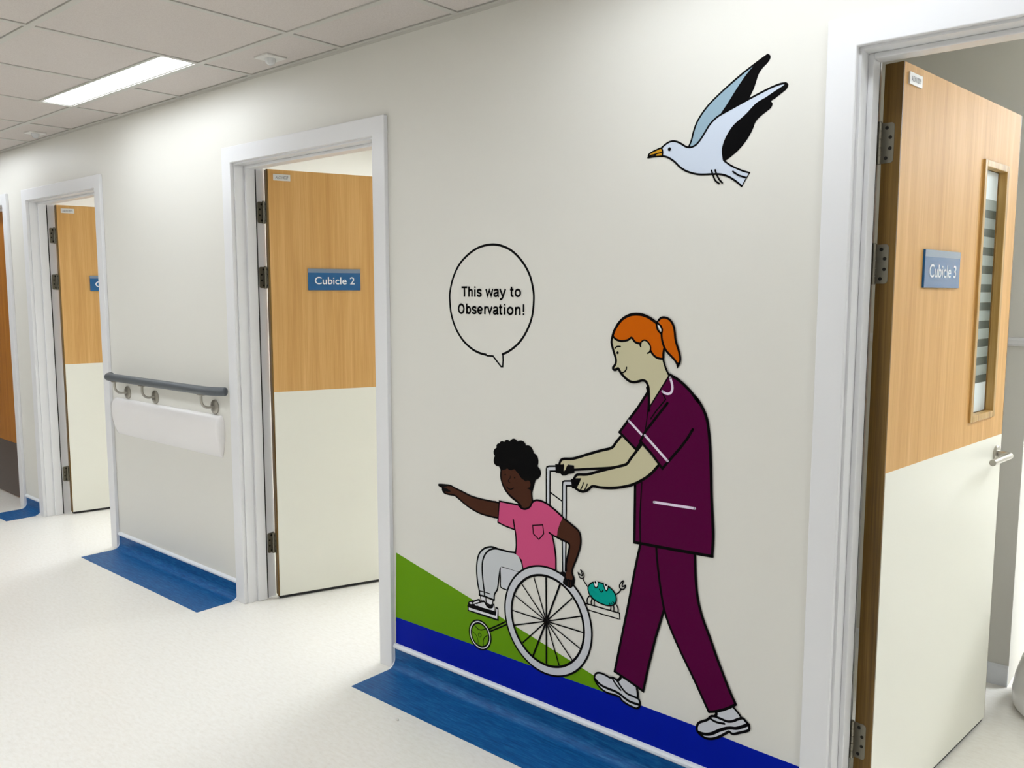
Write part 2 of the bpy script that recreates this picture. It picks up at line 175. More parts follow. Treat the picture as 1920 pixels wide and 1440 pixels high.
["nurse","hair","orange","f",2,0,[522.3,1354.9,528.4,1360.4,537.2,1363.3,551.4,1361.4,562.1,1353.4,570.3,1339.8,574.2,1322.2,576.9,1303.8,582.6,1285.5,589.5,1267.4,593.0,1251.4,591.0,1239.7,585.3,1227.0,582.4,1239.2,574.2,1249.6,562.6,1259.1,550.0,1270.2,541.7,1282.3,536.0,1299.2,533.3,1317.8,534.4,1330.3,528.8,1341.8]],
["nurse","outline","black","f",0,0,[582.3,1240.8,589.3,1240.4,594.5,1239.9,591.2,1232.0,584.5,1222.6]],
["nurse","outline","black","s",2,6.5,[368.2,1302.9,371.9,1316.0,378.5,1329.2,389.8,1344.8,404.9,1358.5,425.6,1368.3,448.0,1371.7,470.2,1369.9,488.7,1363.9,503.3,1356.4,517.0,1347.8]],
["nurse","outline","black","s",1,5,[369.2,1307.0,381.0,1297.6,396.5,1293.2,409.9,1294.1,423.1,1297.5,434.3,1304.3,443.9,1294.3,453.3,1289.8,465.4,1288.4]],
["nurse","outline","black","s",2,3.6,[465.6,1280.0,463.3,1284.7,466.3,1291.9,475.4,1298.3,484.6,1296.6,493.0,1289.5,498.1,1280.5,497.9,1270.3,493.5,1264.2,488.1,1261.9]],
["nurse","outline","black","s",2,5,[497.6,1270.2,505.4,1260.3,514.6,1252.9,525.5,1249.1,538.9,1249.4,539.5,1261.9,541.9,1277.6]],
["nurse","outline","black","s",2,5,[532.5,1320.9,534.1,1305.4,538.0,1291.5,543.6,1279.3,551.8,1268.7,564.4,1257.7,575.2,1248.1,583.3,1237.7,586.1,1230.2]],
["nurse","outline","black","s",2,5,[523.1,1356.5,530.1,1362.5,540.7,1364.1,553.2,1360.9,563.9,1351.9,571.2,1339.0,574.8,1322.2,577.3,1303.8,582.9,1287.1,590.3,1267.4,593.4,1250.6,591.1,1238.2]],
["nurse","hair_band","white","f",0,0,[519.8,1343.9,527.1,1339.4,531.8,1328.7,531.0,1324.0,523.6,1333.1]],
["nurse","hair_band","black","s",2,4,[516.1,1347.7,516.9,1337.6,522.0,1326.8,532.0,1318.6]],
["nurse","hair_band","black","s",0,3,[515.2,1349.3,521.4,1354.9]],
["nurse","hair_band","black","s",1,4,[517.0,1348.5,525.2,1344.1,532.1,1338.3]],
["nurse","hair_band","black","s",1,4,[531.1,1336.4,534.8,1331.1,533.9,1321.0]],
["nurse","face","black","s",2,3.2,[377.9,1271.0,385.2,1276.7,396.7,1277.2]],
["nurse","face","black","d",0,4.2,[387.4,1258.6]],
["nurse","face","black","s",2,3.2,[401.9,1200.3,411.5,1204.1,417.5,1210.9,418.9,1217.8]],
["gull","far_wing","gullgrey","f",1,0,[603.0,1822.4,610.6,1838.4,616.4,1860.2,625.4,1882.7,640.6,1904.3,661.8,1926.1,691.9,1949.0,724.3,1970.9,753.3,1988.9,778.9,2003.1,800.0,2013.8,770.6,1992.6,753.7,1974.3,736.7,1953.0,722.5,1933.7,708.1,1914.2,692.0,1893.3,678.5,1884.1,663.4,1872.4,645.2,1851.1,633.0,1835.9,620.6,1824.7]],
["gull","far_wing","black","f",1,0,[796.3,2013.7,806.8,2019.9,816.5,2024.4,822.2,2023.4,825.7,2017.6,824.6,2010.8,817.3,2001.7,807.7,1994.3,799.5,1985.2,794.1,1975.7,790.3,1963.2,785.0,1948.2,778.3,1934.7,770.6,1922.6,755.6,1916.8,732.2,1908.1,708.5,1899.2,692.0,1893.3,708.1,1914.2,722.5,1933.7,736.7,1953.0,753.7,1974.3,770.6,1992.6]],
["gull","outline","black","s",2,3.8,[603.0,1822.4,610.6,1838.4,616.4,1860.2,625.4,1882.7,640.6,1904.3,661.8,1926.1,691.9,1949.0,724.3,1970.9,753.3,1988.9,778.9,2003.1,798.6,2013.6,818.0,2023.1]],
["gull","body","gullwhite","f",0,0,[520.3,1829.3,528.6,1835.0,541.8,1841.2,555.1,1842.0,568.4,1839.0,581.7,1831.9,593.2,1824.9,603.0,1821.0,614.3,1821.2,626.9,1826.8,639.2,1839.3,651.3,1855.9,663.4,1872.4,678.4,1885.5,693.5,1893.1,717.5,1902.0,746.9,1912.7,775.8,1923.2,804.1,1933.5,832.0,1942.3,854.1,1946.6,865.1,1946.2,863.8,1942.5,838.0,1931.0,815.9,1920.0,796.3,1912.3,782.2,1902.4,771.0,1892.0,756.7,1880.6,739.4,1869.5,724.9,1856.5,713.3,1841.6,704.7,1824.9,701.2,1808.9,701.1,1792.4,704.5,1779.7,707.7,1774.5,724.7,1762.7,743.0,1752.7,761.1,1744.3,779.5,1738.5,769.2,1721.9,759.4,1705.1,744.1,1718.6,725.7,1731.1,710.3,1738.0,694.9,1742.1,673.2,1744.1,651.3,1744.6,632.2,1746.9,612.9,1752.3,593.2,1761.2,576.6,1772.7,563.1,1785.5,549.6,1795.4,536.1,1802.5,520.8,1806.1]],
["gull","near_wing","black","f",1,0,[863.6,1948.5,871.9,1946.1,874.3,1940.9,869.7,1931.3,854.9,1922.0,841.4,1913.6,831.8,1909.0,835.4,1901.5,831.0,1891.7,817.2,1883.1,800.5,1872.2,790.8,1861.5,785.5,1847.6,777.3,1832.6,764.7,1815.3,750.4,1800.8,733.0,1787.7,707.7,1773.9,702.2,1785.5,699.9,1800.8,702.0,1814.3,710.4,1835.1,724.9,1856.5,739.4,1869.5,756.7,1880.6,771.0,1892.0,783.6,1903.5,796.3,1912.3,815.9,1920.0,838.0,1931.0,863.8,1943.3]],
["gull","outline","black","s",2,4,[518.6,1828.3,528.6,1835.0,541.8,1841.2,555.1,1842.6,568.4,1839.0,581.7,1831.9,593.2,1824.4,603.0,1821.0,614.3,1821.2,626.9,1826.8,639.2,1839.3,651.3,1855.9,663.4,1872.4,678.4,1885.5,693.5,1893.6,717.4,1902.6,746.9,1913.3,775.7,1923.7,804.1,1933.5,832.0,1942.3,854.1,1946.6,867.8,1946.3]],
["gull","outline","black","s",1,3.4,[707.7,1775.3,724.7,1762.7,743.0,1752.7,761.1,1744.3,779.5,1738.0]],
["gull","outline","black","s",0,2.2,[779.5,1738.0,769.2,1721.9,759.4,1705.1]],
["gull","outline","black","s",2,4,[758.8,1706.2,744.1,1718.6,725.7,1731.1,710.3,1738.0,694.9,1742.1,673.2,1744.1,651.3,1745.2,632.2,1747.5,612.9,1752.9,593.2,1761.2,576.6,1772.7,563.1,1785.5,549.6,1795.4,536.1,1802.5,520.8,1806.4,498.7,1807.8,477.0,1807.1]],
["gull","beak","beak","f",0,0,[520.3,1827.2,501.8,1822.0,488.1,1817.7,478.0,1809.4,495.2,1809.6,523.1,1808.2,523.9,1819.6]],
["gull","beak","black","s",1,3.4,[478.0,1806.5,479.6,1815.1,489.8,1820.4,501.7,1824.1,518.6,1828.0,523.2,1818.3,522.5,1806.5]],
["gull","beak","black","s",1,2.4,[481.4,1811.1,501.9,1813.9,522.3,1816.9]],
["gull","beak","black","s",1,3,[478.0,1807.6,495.2,1809.1,502.0,1811.8]],
["gull","eye","black","d",0,5,[544.6,1822.3]],
["gull","leg","black","s",2,3.6,[672.3,1753.9,678.0,1739.5,684.6,1726.4,695.6,1717.7]],
["gull","leg","black","s",2,3.6,[683.2,1753.7,688.8,1739.9,696.9,1726.7,704.8,1718.6]],
["gull","outline","black","s",2,3.4,[733.7,1745.4,749.6,1734.5,769.0,1727.3]],
["bubble","bubble_outline","black","s",0,4.5,[-132.5,1224.6,-105.3,1224.6,-86.2,1206.4,-70.5,1192.1,-62.9,1192.5,-61.2,1214.7,-62.5,1234.2]],
["bubble","bubble_outline","black","s",2,6,[-63.8,1232.9,-33.7,1245.3,7.2,1273.5,39.2,1312.1,60.8,1358.4,67.7,1409.9,64.4,1446.1,50.4,1488.4,22.6,1528.1,-17.7,1562.6,-62.8,1582.5,-111.0,1589.5,-164.6,1583.0,-213.1,1562.4,-258.3,1528.3,-288.4,1483.3,-304.2,1434.3,-304.5,1401.4,-297.9,1358.6,-277.5,1312.8,-245.7,1274.4,-206.1,1247.1,-170.5,1233.4,-136.4,1227.6]]
]
# ------------------------------------------------------------------ materials
def lin(c):
    c = c / 255.0
    return c / 12.92 if c <= 0.04045 else ((c + 0.055) / 1.055) ** 2.4
def rgb(r, g, b, k=1.0):
    return (min(lin(r) * k, 1), min(lin(g) * k, 1), min(lin(b) * k, 1), 1)

MATS = {}
def mat(name, col, rough=0.5, metal=0.0, spec=0.5, emit=0.0):
    if name in MATS: return MATS[name]
    m = bpy.data.materials.new(name); m.use_nodes = True
    b = m.node_tree.nodes['Principled BSDF']
    b.inputs['Base Color'].default_value = col
    b.inputs['Roughness'].default_value = rough
    b.inputs['Metallic'].default_value = metal
    b.inputs['Specular IOR Level'].default_value = spec
    if emit:
        b.inputs['Emission Color'].default_value = col
        b.inputs['Emission Strength'].default_value = emit
    MATS[name] = m
    return m
def nd(m, t, **k):
    n = m.node_tree.nodes.new(t)
    for a, v in k.items():
        if a in n.inputs: n.inputs[a].default_value = v
        else: setattr(n, a, v)
    return n
def lk(m, a, b): m.node_tree.links.new(a, b)
def coords(m, scale, kind='Object'):
    tc = nd(m, 'ShaderNodeTexCoord'); mp = nd(m, 'ShaderNodeMapping')
    mp.inputs['Scale'].default_value = scale
    lk(m, tc.outputs[kind], mp.inputs['Vector'])
    return mp.outputs['Vector']
def ramp(m, fac, stops):
    r = nd(m, 'ShaderNodeValToRGB'); e = r.color_ramp.elements
    e[0].position, e[0].color = stops[0]; e[1].position, e[1].color = stops[-1]
    for p, c in stops[1:-1]:
        x = e.new(p); x.color = c
    lk(m, fac, r.inputs['Fac'])
    return r.outputs['Color']
def bump(m, fac, strength, dist=0.001):
    b = nd(m, 'ShaderNodeBump', Strength=strength, Distance=dist)
    lk(m, fac, b.inputs['Height'])
    lk(m, b.outputs['Normal'], m.node_tree.nodes['Principled BSDF'].inputs['Normal'])

def m_wall():
    m = mat('wall_paint', rgb(222, 220, 213), 0.42, spec=0.35)
    n = nd(m, 'ShaderNodeTexNoise', Scale=1.0, Detail=3.0); lk(m, coords(m, (90, 90, 90)), n.inputs['Vector'])
    bump(m, n.outputs['Fac'], 0.06, 0.0006)
    return m
def m_floor():
    m = mat('cream_vinyl', rgb(233, 229, 218), 0.3, spec=0.45)
    v = coords(m, (34, 90, 1))
    n = nd(m, 'ShaderNodeTexNoise', Scale=1.0, Detail=6.0, Roughness=0.7); lk(m, v, n.inputs['Vector'])
    c = ramp(m, n.outputs['Fac'], [(0.3, rgb(232, 228, 220)), (0.5, rgb(239, 236, 229)), (0.7, rgb(243, 241, 236))])
    lk(m, c, m.node_tree.nodes['Principled BSDF'].inputs['Base Color'])
    n2 = nd(m, 'ShaderNodeTexNoise', Scale=1.0, Detail=2.0); lk(m, coords(m, (9, 9, 9)), n2.inputs['Vector'])
    bump(m, n2.outputs['Fac'], 0.12, 0.002)
    return m
def m_blue():
    m = mat('blue_vinyl', rgb(20, 92, 158), 0.45, spec=0.3)
    n = nd(m, 'ShaderNodeTexNoise', Scale=1.0, Detail=5.0, Roughness=0.65); lk(m, coords(m, (18, 160, 160)), n.inputs['Vector'])
    c = ramp(m, n.outputs['Fac'], [(0.3, rgb(4, 68, 126)), (0.5, rgb(10, 88, 150)), (0.72, rgb(38, 114, 170))])
    lk(m, c, m.node_tree.nodes['Principled BSDF'].inputs['Base Color'])
    bump(m, n.outputs['Fac'], 0.15, 0.001)
    return m
def m_wood(name, a, b, c, rough=0.55, seed=0.0):
    m = mat(name, b, rough, spec=0.4)
    tc = nd(m, 'ShaderNodeTexCoord'); mp = nd(m, 'ShaderNodeMapping'); mp.inputs['Scale'].default_value = (26, 26, 0.9)
    mp.inputs['Location'].default_value = (seed, seed, seed)
    lk(m, tc.outputs['Object'], mp.inputs['Vector'])
    n = nd(m, 'ShaderNodeTexNoise', Scale=1.0, Detail=6.0, Roughness=0.62, Distortion=0.35); lk(m, mp.outputs['Vector'], n.inputs['Vector'])
    mp2 = nd(m, 'ShaderNodeMapping'); mp2.inputs['Scale'].default_value = (240, 240, 3.5); lk(m, tc.outputs['Object'], mp2.inputs['Vector'])
    n2 = nd(m, 'ShaderNodeTexNoise', Scale=1.0, Detail=3.0, Roughness=0.6); lk(m, mp2.outputs['Vector'], n2.inputs['Vector'])
    mx = nd(m, 'ShaderNodeMath', operation='MULTIPLY_ADD'); mx.inputs[1].default_value = 0.35
    lk(m, n2.outputs['Fac'], mx.inputs[0]); 
    m2 = nd(m, 'ShaderNodeMath', operation='MULTIPLY'); m2.inputs[1].default_value = 0.65; lk(m, n.outputs['Fac'], m2.inputs[0])
    lk(m, m2.outputs[0], mx.inputs[2])
    col = ramp(m, mx.outputs[0], [(0.32, a), (0.5, b), (0.68, c)])
    lk(m, col, m.node_tree.nodes['Principled BSDF'].inputs['Base Color'])
    bump(m, n2.outputs['Fac'], 0.05, 0.0004)
    return m
def m_tile():
    m = mat('ceiling_tile_mineral', rgb(212, 204, 198), 0.9, spec=0.1)
    n = nd(m, 'ShaderNodeTexNoise', Scale=1.0, Detail=4.0, Roughness=0.8); lk(m, coords(m, (260, 260, 260)), n.inputs['Vector'])
    c = ramp(m, n.outputs['Fac'], [(0.3, rgb(200, 191, 185)), (0.5, rgb(211, 203, 198)), (0.7, rgb(218, 211, 206))])
    lk(m, c, m.node_tree.nodes['Principled BSDF'].inputs['Base Color'])
    bump(m, n.outputs['Fac'], 0.3, 0.0015)
    return m
def m_glass():
    m = mat('clear_glass', rgb(235, 245, 242), 0.03, spec=0.5)
    b = m.node_tree.nodes['Principled BSDF']; b.inputs['Transmission Weight'].default_value = 1.0
    b.inputs['IOR'].default_value = 1.45
    return m
def m_frost(name, col, al):
    m = mat(name, col, 0.5, spec=0.4)
    b = m.node_tree.nodes['Principled BSDF']; b.inputs['Alpha'].default_value = al
    return m
def m_brushed():
    m = mat('brushed_steel', rgb(176, 172, 164), 0.28, metal=1.0)
    return m

WALL = m_wall(); FLOOR = m_floor(); BLUE = m_blue(); TILE = m_tile()
GLOSS = mat('white_gloss_paint', rgb(227, 227, 229), 0.28, spec=0.5)
GRID = mat('ceiling_grid_white', rgb(200, 197, 190), 0.5)
DARK = mat('void_dark', rgb(30, 28, 26), 0.9)
BEECH = m_wood('beech_veneer', rgb(196, 146, 80), rgb(211, 163, 97), rgb(225, 180, 117))
BEECHD = m_wood('door_orange_veneer', rgb(146, 86, 14), rgb(170, 106, 26), rgb(190, 126, 44), seed=3.0)
LIPPING = m_wood('oak_lipping', rgb(72, 50, 12), rgb(102, 74, 24), rgb(134, 102, 46), 0.45, seed=7.0)
BEAD = m_wood('oak_bead', rgb(150, 112, 52), rgb(186, 148, 84), rgb(212, 178, 116), 0.4, seed=11.0)
LAM = mat('cream_laminate', rgb(236, 235, 224), 0.35, spec=0.45)
KICKB = mat('brown_kickplate', rgb(72, 54, 44), 0.35)
STEEL = m_brushed(); HINGE = mat('hinge_steel', rgb(140, 135, 122), 0.45, metal=1.0)
HINGED = mat('screw_dark', rgb(40, 36, 30), 0.5, metal=0.6)
SEAL_SHADE = mat('black_seal_and_gap_shade', rgb(18, 18, 20), 0.6)  # frame seals, and the painted shade below the leaves
SIGN = mat('sign_blue', rgb(20, 92, 148), 0.12, spec=0.5)
SIGNTOP = mat('sign_grey_band', rgb(120, 136, 156), 0.12, spec=0.5)
SIGNTXT = mat('sign_white_lettering', rgb(236, 240, 244), 0.4)
TAG = mat('tag_silver', rgb(214, 214, 212), 0.35, metal=0.0)
TAGTXT = mat('tag_grey_lettering', rgb(70, 70, 74), 0.5)
RAIL = mat('charcoal_vinyl', rgb(84, 89, 94), 0.38, spec=0.5)
GUARD = mat('white_vinyl_guard', rgb(236, 233, 232), 0.34, spec=0.5)
CAP = mat('white_capping', rgb(232, 235, 240), 0.3, spec=0.5)
PLAST = mat('white_plastic', rgb(226, 223, 218), 0.4)
LENS = mat('sensor_lens', rgb(214, 214, 214), 0.25, spec=0.6)
GLASS = m_glass(); FROST = m_frost('frosted_film', rgb(226, 236, 238), .9); BAND = m_frost('frosted_band', rgb(176, 186, 180), .62); CLEAR = m_frost('tinted_band', rgb(96, 108, 102), .5)
CERAM = mat('white_ceramic', rgb(244, 243, 241), 0.18, spec=0.5)

MK = 1.2
INK = {
 'black': (4, 3, 4), 'green': (92, 138, 12), 'blue': (0, 24, 148), 'grey': (186, 188, 194), 'legs': (184, 187, 190),
 'sole': (204, 204, 208), 'brown': (64, 36, 24), 'pink': (186, 74, 116), 'teal': (0, 142, 130), 'white': (222, 222, 222),
 'skin': (182, 176, 146), 'plum': (74, 0, 50), 'lilac': (208, 196, 214), 'orange': (184, 86, 0), 'gullgrey': (152, 178, 194),
 'gullwhite': (206, 216, 232), 'beak': (206, 150, 34)}
def ink(k):
    kk = {'gullgrey': .98, 'gullwhite': .98, 'beak': .98}.get(k, MK)
    return mat('vinyl_' + k, rgb(*INK[k], kk), 0.55, spec=0.06)

# ------------------------------------------------------------------ mesh helpers
def obj(name, bm, m, parent=None, loc=None, smooth=None, bevel=0.0):
    me = bpy.data.meshes.new(name)
    if smooth is None: bmesh.ops.recalc_face_normals(bm, faces=bm.faces)
    else:
        bmesh.ops.recalc_face_normals(bm, faces=bm.faces)
        for f in bm.faces: f.smooth = True
        for e in bm.edges:
            if len(e.link_faces) == 2 and e.calc_face_angle(0) > R(smooth): e.smooth = False
    bm.to_mesh(me); bm.free()
    ms = m if isinstance(m, (list, tuple)) else [m]
    for x in ms: me.materials.append(x)
    o = bpy.data.objects.new(name, me); COL.objects.link(o)
    if parent: o.parent = parent
    if loc: o.location = loc
    if bevel:
        md = o.modifiers.new('bevel', 'BEVEL'); md.width = bevel; md.segments = 2; md.limit_method = 'ANGLE'
    return o
def box(bm, x0, x1, y0, y1, z0, z1, mi=0):
    v = [bm.verts.new((x, y, z)) for x in (x0, x1) for y in (y0, y1) for z in (z0, z1)]
    for q in ((0, 1, 3, 2), (4, 6, 7, 5), (0, 4, 5, 1), (2, 3, 7, 6), (0, 2, 6, 4), (1, 5, 7, 3)):
        f = bm.faces.new([v[i] for i in q]); f.material_index = mi
def bx(*a):
    bm = bmesh.new(); box(bm, *a); return bm
def frame(o):
    o = Vector(o); return o
def tube(bm, pts, r, n=16, caps=True):
    pts = [Vector(p) for p in pts]; rings = []
    rr = r if isinstance(r, (list, tuple)) else [r] * len(pts)
    t0 = (pts[1] - pts[0]).normalized(); up = Vector((0, 0, 1)) if abs(t0.z) < .9 else Vector((1, 0, 0))
    a = t0.cross(up).normalized()
    for i, p in enumerate(pts):
        t = (pts[min(i + 1, len(pts) - 1)] - pts[max(i - 1, 0)]).normalized()
        a = (a - t * a.dot(t)).normalized(); b = t.cross(a)
        rings.append([bm.verts.new(p + (a * math.cos(k * 2 * math.pi / n) + b * math.sin(k * 2 * math.pi / n)) * rr[i]) for k in range(n)])
    for i in range(len(rings) - 1):
        for k in range(n):
            bm.faces.new([rings[i][k], rings[i][(k + 1) % n], rings[i + 1][(k + 1) % n], rings[i + 1][k]])
    if caps:
        bm.faces.new(rings[0][::-1]); bm.faces.new(rings[-1])
def cyl(bm, a, b, r, n=24): tube(bm, [a, b], r, n)
def lathe(bm, prof, axis='z', c=(0, 0, 0), n=32):
    rings = []
    for r, h in prof:
        ring = []
        for k in range(n):
            u, v = r * math.cos(2 * math.pi * k / n), r * math.sin(2 * math.pi * k / n)
            p = {'z': (u, v, h), 'y': (u, h, v), 'x': (h, u, v)}[axis]
            ring.append(bm.verts.new(Vector(p) + Vector(c)))
        rings.append(ring)
    for i in range(len(rings) - 1):
        for k in range(n): bm.faces.new([rings[i][k], rings[i][(k + 1) % n], rings[i + 1][(k + 1) % n], rings[i + 1][k]])
    bm.faces.new(rings[0]); bm.faces.new(rings[-1])
def extrude_x(bm, prof, x0, x1, mi=0):
    a = [bm.verts.new((x0, y, z)) for y, z in prof]; b = [bm.verts.new((x1, y, z)) for y, z in prof]
    n = len(prof)
    for i in range(n):
        f = bm.faces.new([a[i], a[(i + 1) % n], b[(i + 1) % n], b[i]]); f.material_index = mi
    tri = tessellate_polygon([[Vector((0, y, z)) for y, z in prof]])
    for t in tri:
        f = bm.faces.new([a[i] for i in t]); f.material_index = mi
        f = bm.faces.new([b[i] for i in t][::-1]); f.material_index = mi
def empty(name, loc=(0, 0, 0), rz=0.0):
    o = bpy.data.objects.new(name, None); COL.objects.link(o); o.empty_display_size = 0.1
    o.location = loc; o.rotation_euler = (0, 0, rz); return o
def tag(o, label=None, cat=None, group=None, kind=None):
    if label: o['label'] = label
    if cat: o['category'] = cat
    if group: o['group'] = group
    if kind: o['kind'] = kind
    return o
def struct(o, label=None):
    o['kind'] = 'structure'
    if label: o['label'] = label
    return o
def text_mesh(name, body, m, parent, x, y, z, width, height, flip=False, weight=0.0):
    """lettering standing upright on a face that looks towards -y; x,z = lower left corner of the capitals"""
    cu = bpy.data.curves.new(name, 'FONT'); cu.body = body; cu.size = 1.0; cu.extrude = 0.0; cu.offset = weight
    cu.resolution_u = 10
    t = bpy.data.objects.new(name, cu); COL.objects.link(t)
    dg = bpy.context.evaluated_depsgraph_get(); dg.update()
    me = bpy.data.meshes.new_from_object(t.evaluated_get(dg))
    bpy.data.objects.remove(t); bpy.data.curves.remove(cu)
    xs = [v.co.x for v in me.vertices]
    capt = max(v.co.y for v in me.vertices)
    x0, x1 = min(xs), max(xs)
    for v in me.vertices:
        a, b = v.co.x, v.co.y
        v.co = (x + (a - x0) / (x1 - x0) * width, y, z + b / capt * height)
    me.materials.clear(); me.materials.append(m)
    o = bpy.data.objects.new(name, me); COL.objects.link(o); o.parent = parent
    return o

# ------------------------------------------------------------------ measures (metres)
H = 2.341                     # ceiling
X0 = -0.2501                  # a ceiling cross joint
ZT, AW = 2.0686, 0.069        # architrave top, width
DOORS = {'three': (0.9735, 1.093), 'two': (-1.7078, 1.093), 'one': (-4.0456, 1.107), 'far': (-5.40, 1.093)}
WT = 0.145                    # wall thickness
XL, XR, YO = -8.2, 5.2, -2.75 # corridor ends, opposite wall

# ------------------------------------------------------------------ corridor wall with its door openings
bm = bmesh.new()
cuts = sorted([(x + AW - .006, x + w - AW + .006) for x, w in DOORS.values()])
x = XL
for a, b in cuts:
    box(bm, x, a, 0, WT, 0, H + .1); box(bm, a, b, 0, WT, ZT - AW + .006, H + .1); x = b
box(bm, x, XR, 0, WT, 0, H + .1)
struct(obj('wall_back', bm, WALL), 'cream painted corridor wall carrying the mural and the door openings')
struct(obj('wall_front', bx(XL, XR, YO - .12, YO, 0, H + .1), WALL), 'cream corridor wall opposite the mural')
struct(obj('wall_left', bx(XL - .12, XL, YO, 4.6, 0, H + .1), WALL), 'white end wall of the corridor')
struct(obj('wall_right', bx(XR, XR + .12, YO, 4.6, 0, H + .1), WALL), 'white end wall behind the camera')
struct(obj('wall_rear', bx(XL, XR, 4.2, 4.32, 0, H + .4), WALL), 'pale rear wall of the cubicles')
for k, px in enumerate((-0.42, -2.62, -5.05)):
    struct(obj('wall_partition', bx(px, px + .1, WT, 4.2, 0, H + .4), WALL), 'pale partition wall between cubicles')
struct(obj('floor', bx(XL, XR, YO, 4.2, -.1, 0), FLOOR), 'cream flecked vinyl floor')
struct(obj('ceiling_cubicle', bx(XL, XR, WT, 4.2, H + .04, H + .14), WALL), 'plain white ceiling over the cubicles')

# ------------------------------------------------------------------ suspended ceiling
ys = [-.022, -.251, -.876, -1.476, -2.076, YO + .02]
tiles = bmesh.new()
LIGHTS = [2, 6, -3, -8]        # first joint index of each lit module pair
LY0, LY1 = -.400, -.263
x_of = lambda k: X0 - .6 * k
def cell(x0, x1, y0, y1): box(tiles, min(x0, x1), max(x0, x1), min(y0, y1), max(y0, y1), H, H + .012)
g = .0145
for k in range(-10, 14):
    for j in range(len(ys) - 1):
        xa, xb = x_of(k) - g, x_of(k + 1) + g
        ya, yb = ys[j] - (g if j else .004), ys[j + 1] + g
        if j == 1 and any(k in (l, l + 1) for l in LIGHTS): ya = LY0 - .016
        if xb < XL or xa > XR + .6 or max(xb, XL) >= min(xa, XR): continue
        cell(max(xb, XL), min(xa, XR), ya, yb)
ceil = struct(obj('ceiling', tiles, TILE), 'suspended ceiling of pale mineral tiles')
grid = bmesh.new()
for y in ys[1:-1]: box(grid, XL, XR, y - .012, y + .012, H - .004, H + .03)
for k in range(-9, 14):
    xx = x_of(k)
    if not (XL < xx < XR): continue
    if any(k == l + 1 for l in LIGHTS):
        box(grid, xx - .012, xx + .012, -.247, -.02, H - .0035, H + .03); box(grid, xx - .012, xx + .012, YO, LY0 - .012, H - .0035, H + .03)
    else: box(grid, xx - .012, xx + .012, YO, -.02, H - .0035, H + .03)
for l in LIGHTS: box(grid, x_of(l + 2) + .012, x_of(l) - .012, LY0 - .014, LY0 - .002, H - .004, H + .03)
obj('ceiling_grid', grid, GRID, ceil)
tr = bmesh.new(); extrude_x(tr, [(-.0005, H - .011), (-.003, H - .011), (-.003, H - .002), (-.019, H - .002), (-.019, H + .004), (-.0005, H + .004)], XL, XR)
struct(obj('trim_ceiling', tr, GRID), 'pale metal angle where the ceiling meets the wall')
struct(obj('ceiling_void', bx(XL, XR, YO, 0, H + .09, H + .11), DARK), 'dark void above the ceiling tiles')

EMIT = 14.0
LUM = mat('lit_diffuser', (0.895, 0.948, 1.0, 1), 0.5, emit=EMIT)
lab = {2: 'slim lit ceiling panel above the handrail', 6: 'slim lit ceiling panel beyond the furthest doors', -3: 'slim lit ceiling panel above the mural, out of sight', -8: 'slim lit ceiling panel behind the camera'}
for l in LIGHTS:
    xa, xb = x_of(l + 2) + .014, x_of(l) - .014
    if xa < XL + .05: continue
    e = tag(empty('ceiling_light', ((xa + xb) / 2, (LY0 + LY1) / 2, H)), lab[l], 'light', 'slim corridor ceiling lights')
    hx, hy = (xb - xa) / 2, (LY1 - LY0) / 2
    b = bmesh.new()
    box(b, -hx, hx, -hy, -hy + .006, 0, .03); box(b, -hx, hx, hy - .006, hy, 0, .03)
    box(b, -hx, -hx + .006, -hy + .006, hy - .006, 0, .03); box(b, hx - .006, hx, -hy + .006, hy - .006, 0, .03)
    box(b, -hx, hx, -hy, hy, .03, .035)
    obj('housing', b, GRID, e)
    obj('diffuser', bx(-hx + .006, hx - .006, -hy + .006, hy - .006, .004, .009), LUM, e)

# square panels of cubicles and corridor, out of view; some added only to brighten
PANEL = mat('lit_cubicle_panel', (0.895, 0.948, 1.0, 1), 0.5, emit=24.0)
PANELC = mat('lit_corridor_panel', (0.895, 0.948, 1.0, 1), 0.5, emit=18.0)
PANELN = mat('lit_near_panel', (0.895, 0.948, 1.0, 1), 0.5, emit=4.0)
def room_panel(x, y, s=.29, where='cubicle', z=None, m=PANEL):
    z = H + .04 if z is None else z
    e = tag(empty('ceiling_light', (x, y, z)), 'square lit ceiling panel %s' % where, 'light', 'square ceiling lights')
    b = bmesh.new(); box(b, -s, s, -s, s, -.02, -.012)
    obj('housing', b, GRID, e)
    obj('diffuser', bx(-s + .015, s - .015, -s + .015, s - .015, -.026, -.02), m, e)
PANELR = mat('added_rear_panel', (0.895, 0.948, 1.0, 1), 0.5, emit=40.0)
room_panel(2.3, 2.9, .45, 'added at the rear of the near cubicle to brighten it', m=PANELR)  # extra unseen panel, put in to brighten the back of this cubicle
room_panel(2.3, .60, .42, 'in the cubicle behind the near door', m=PANELN)
room_panel(-1.1, 1.9, .45, 'in the middle cubicle')
room_panel(-3.7, 1.7, .45, 'in the furthest cubicle')
for k, px in enumerate((-4.2, -2.4, 0.0, 3.0)):  # unseen; the leftmost panel is added to lift the wall by the handrail
    room_panel(px, -1.76, .27, 'of the corridor ceiling, %s' % ('beyond the handrail, added to brighten the wall', 'across from the handrail', 'across from the mural', 'behind the camera')[k], H - .004, PANELC)

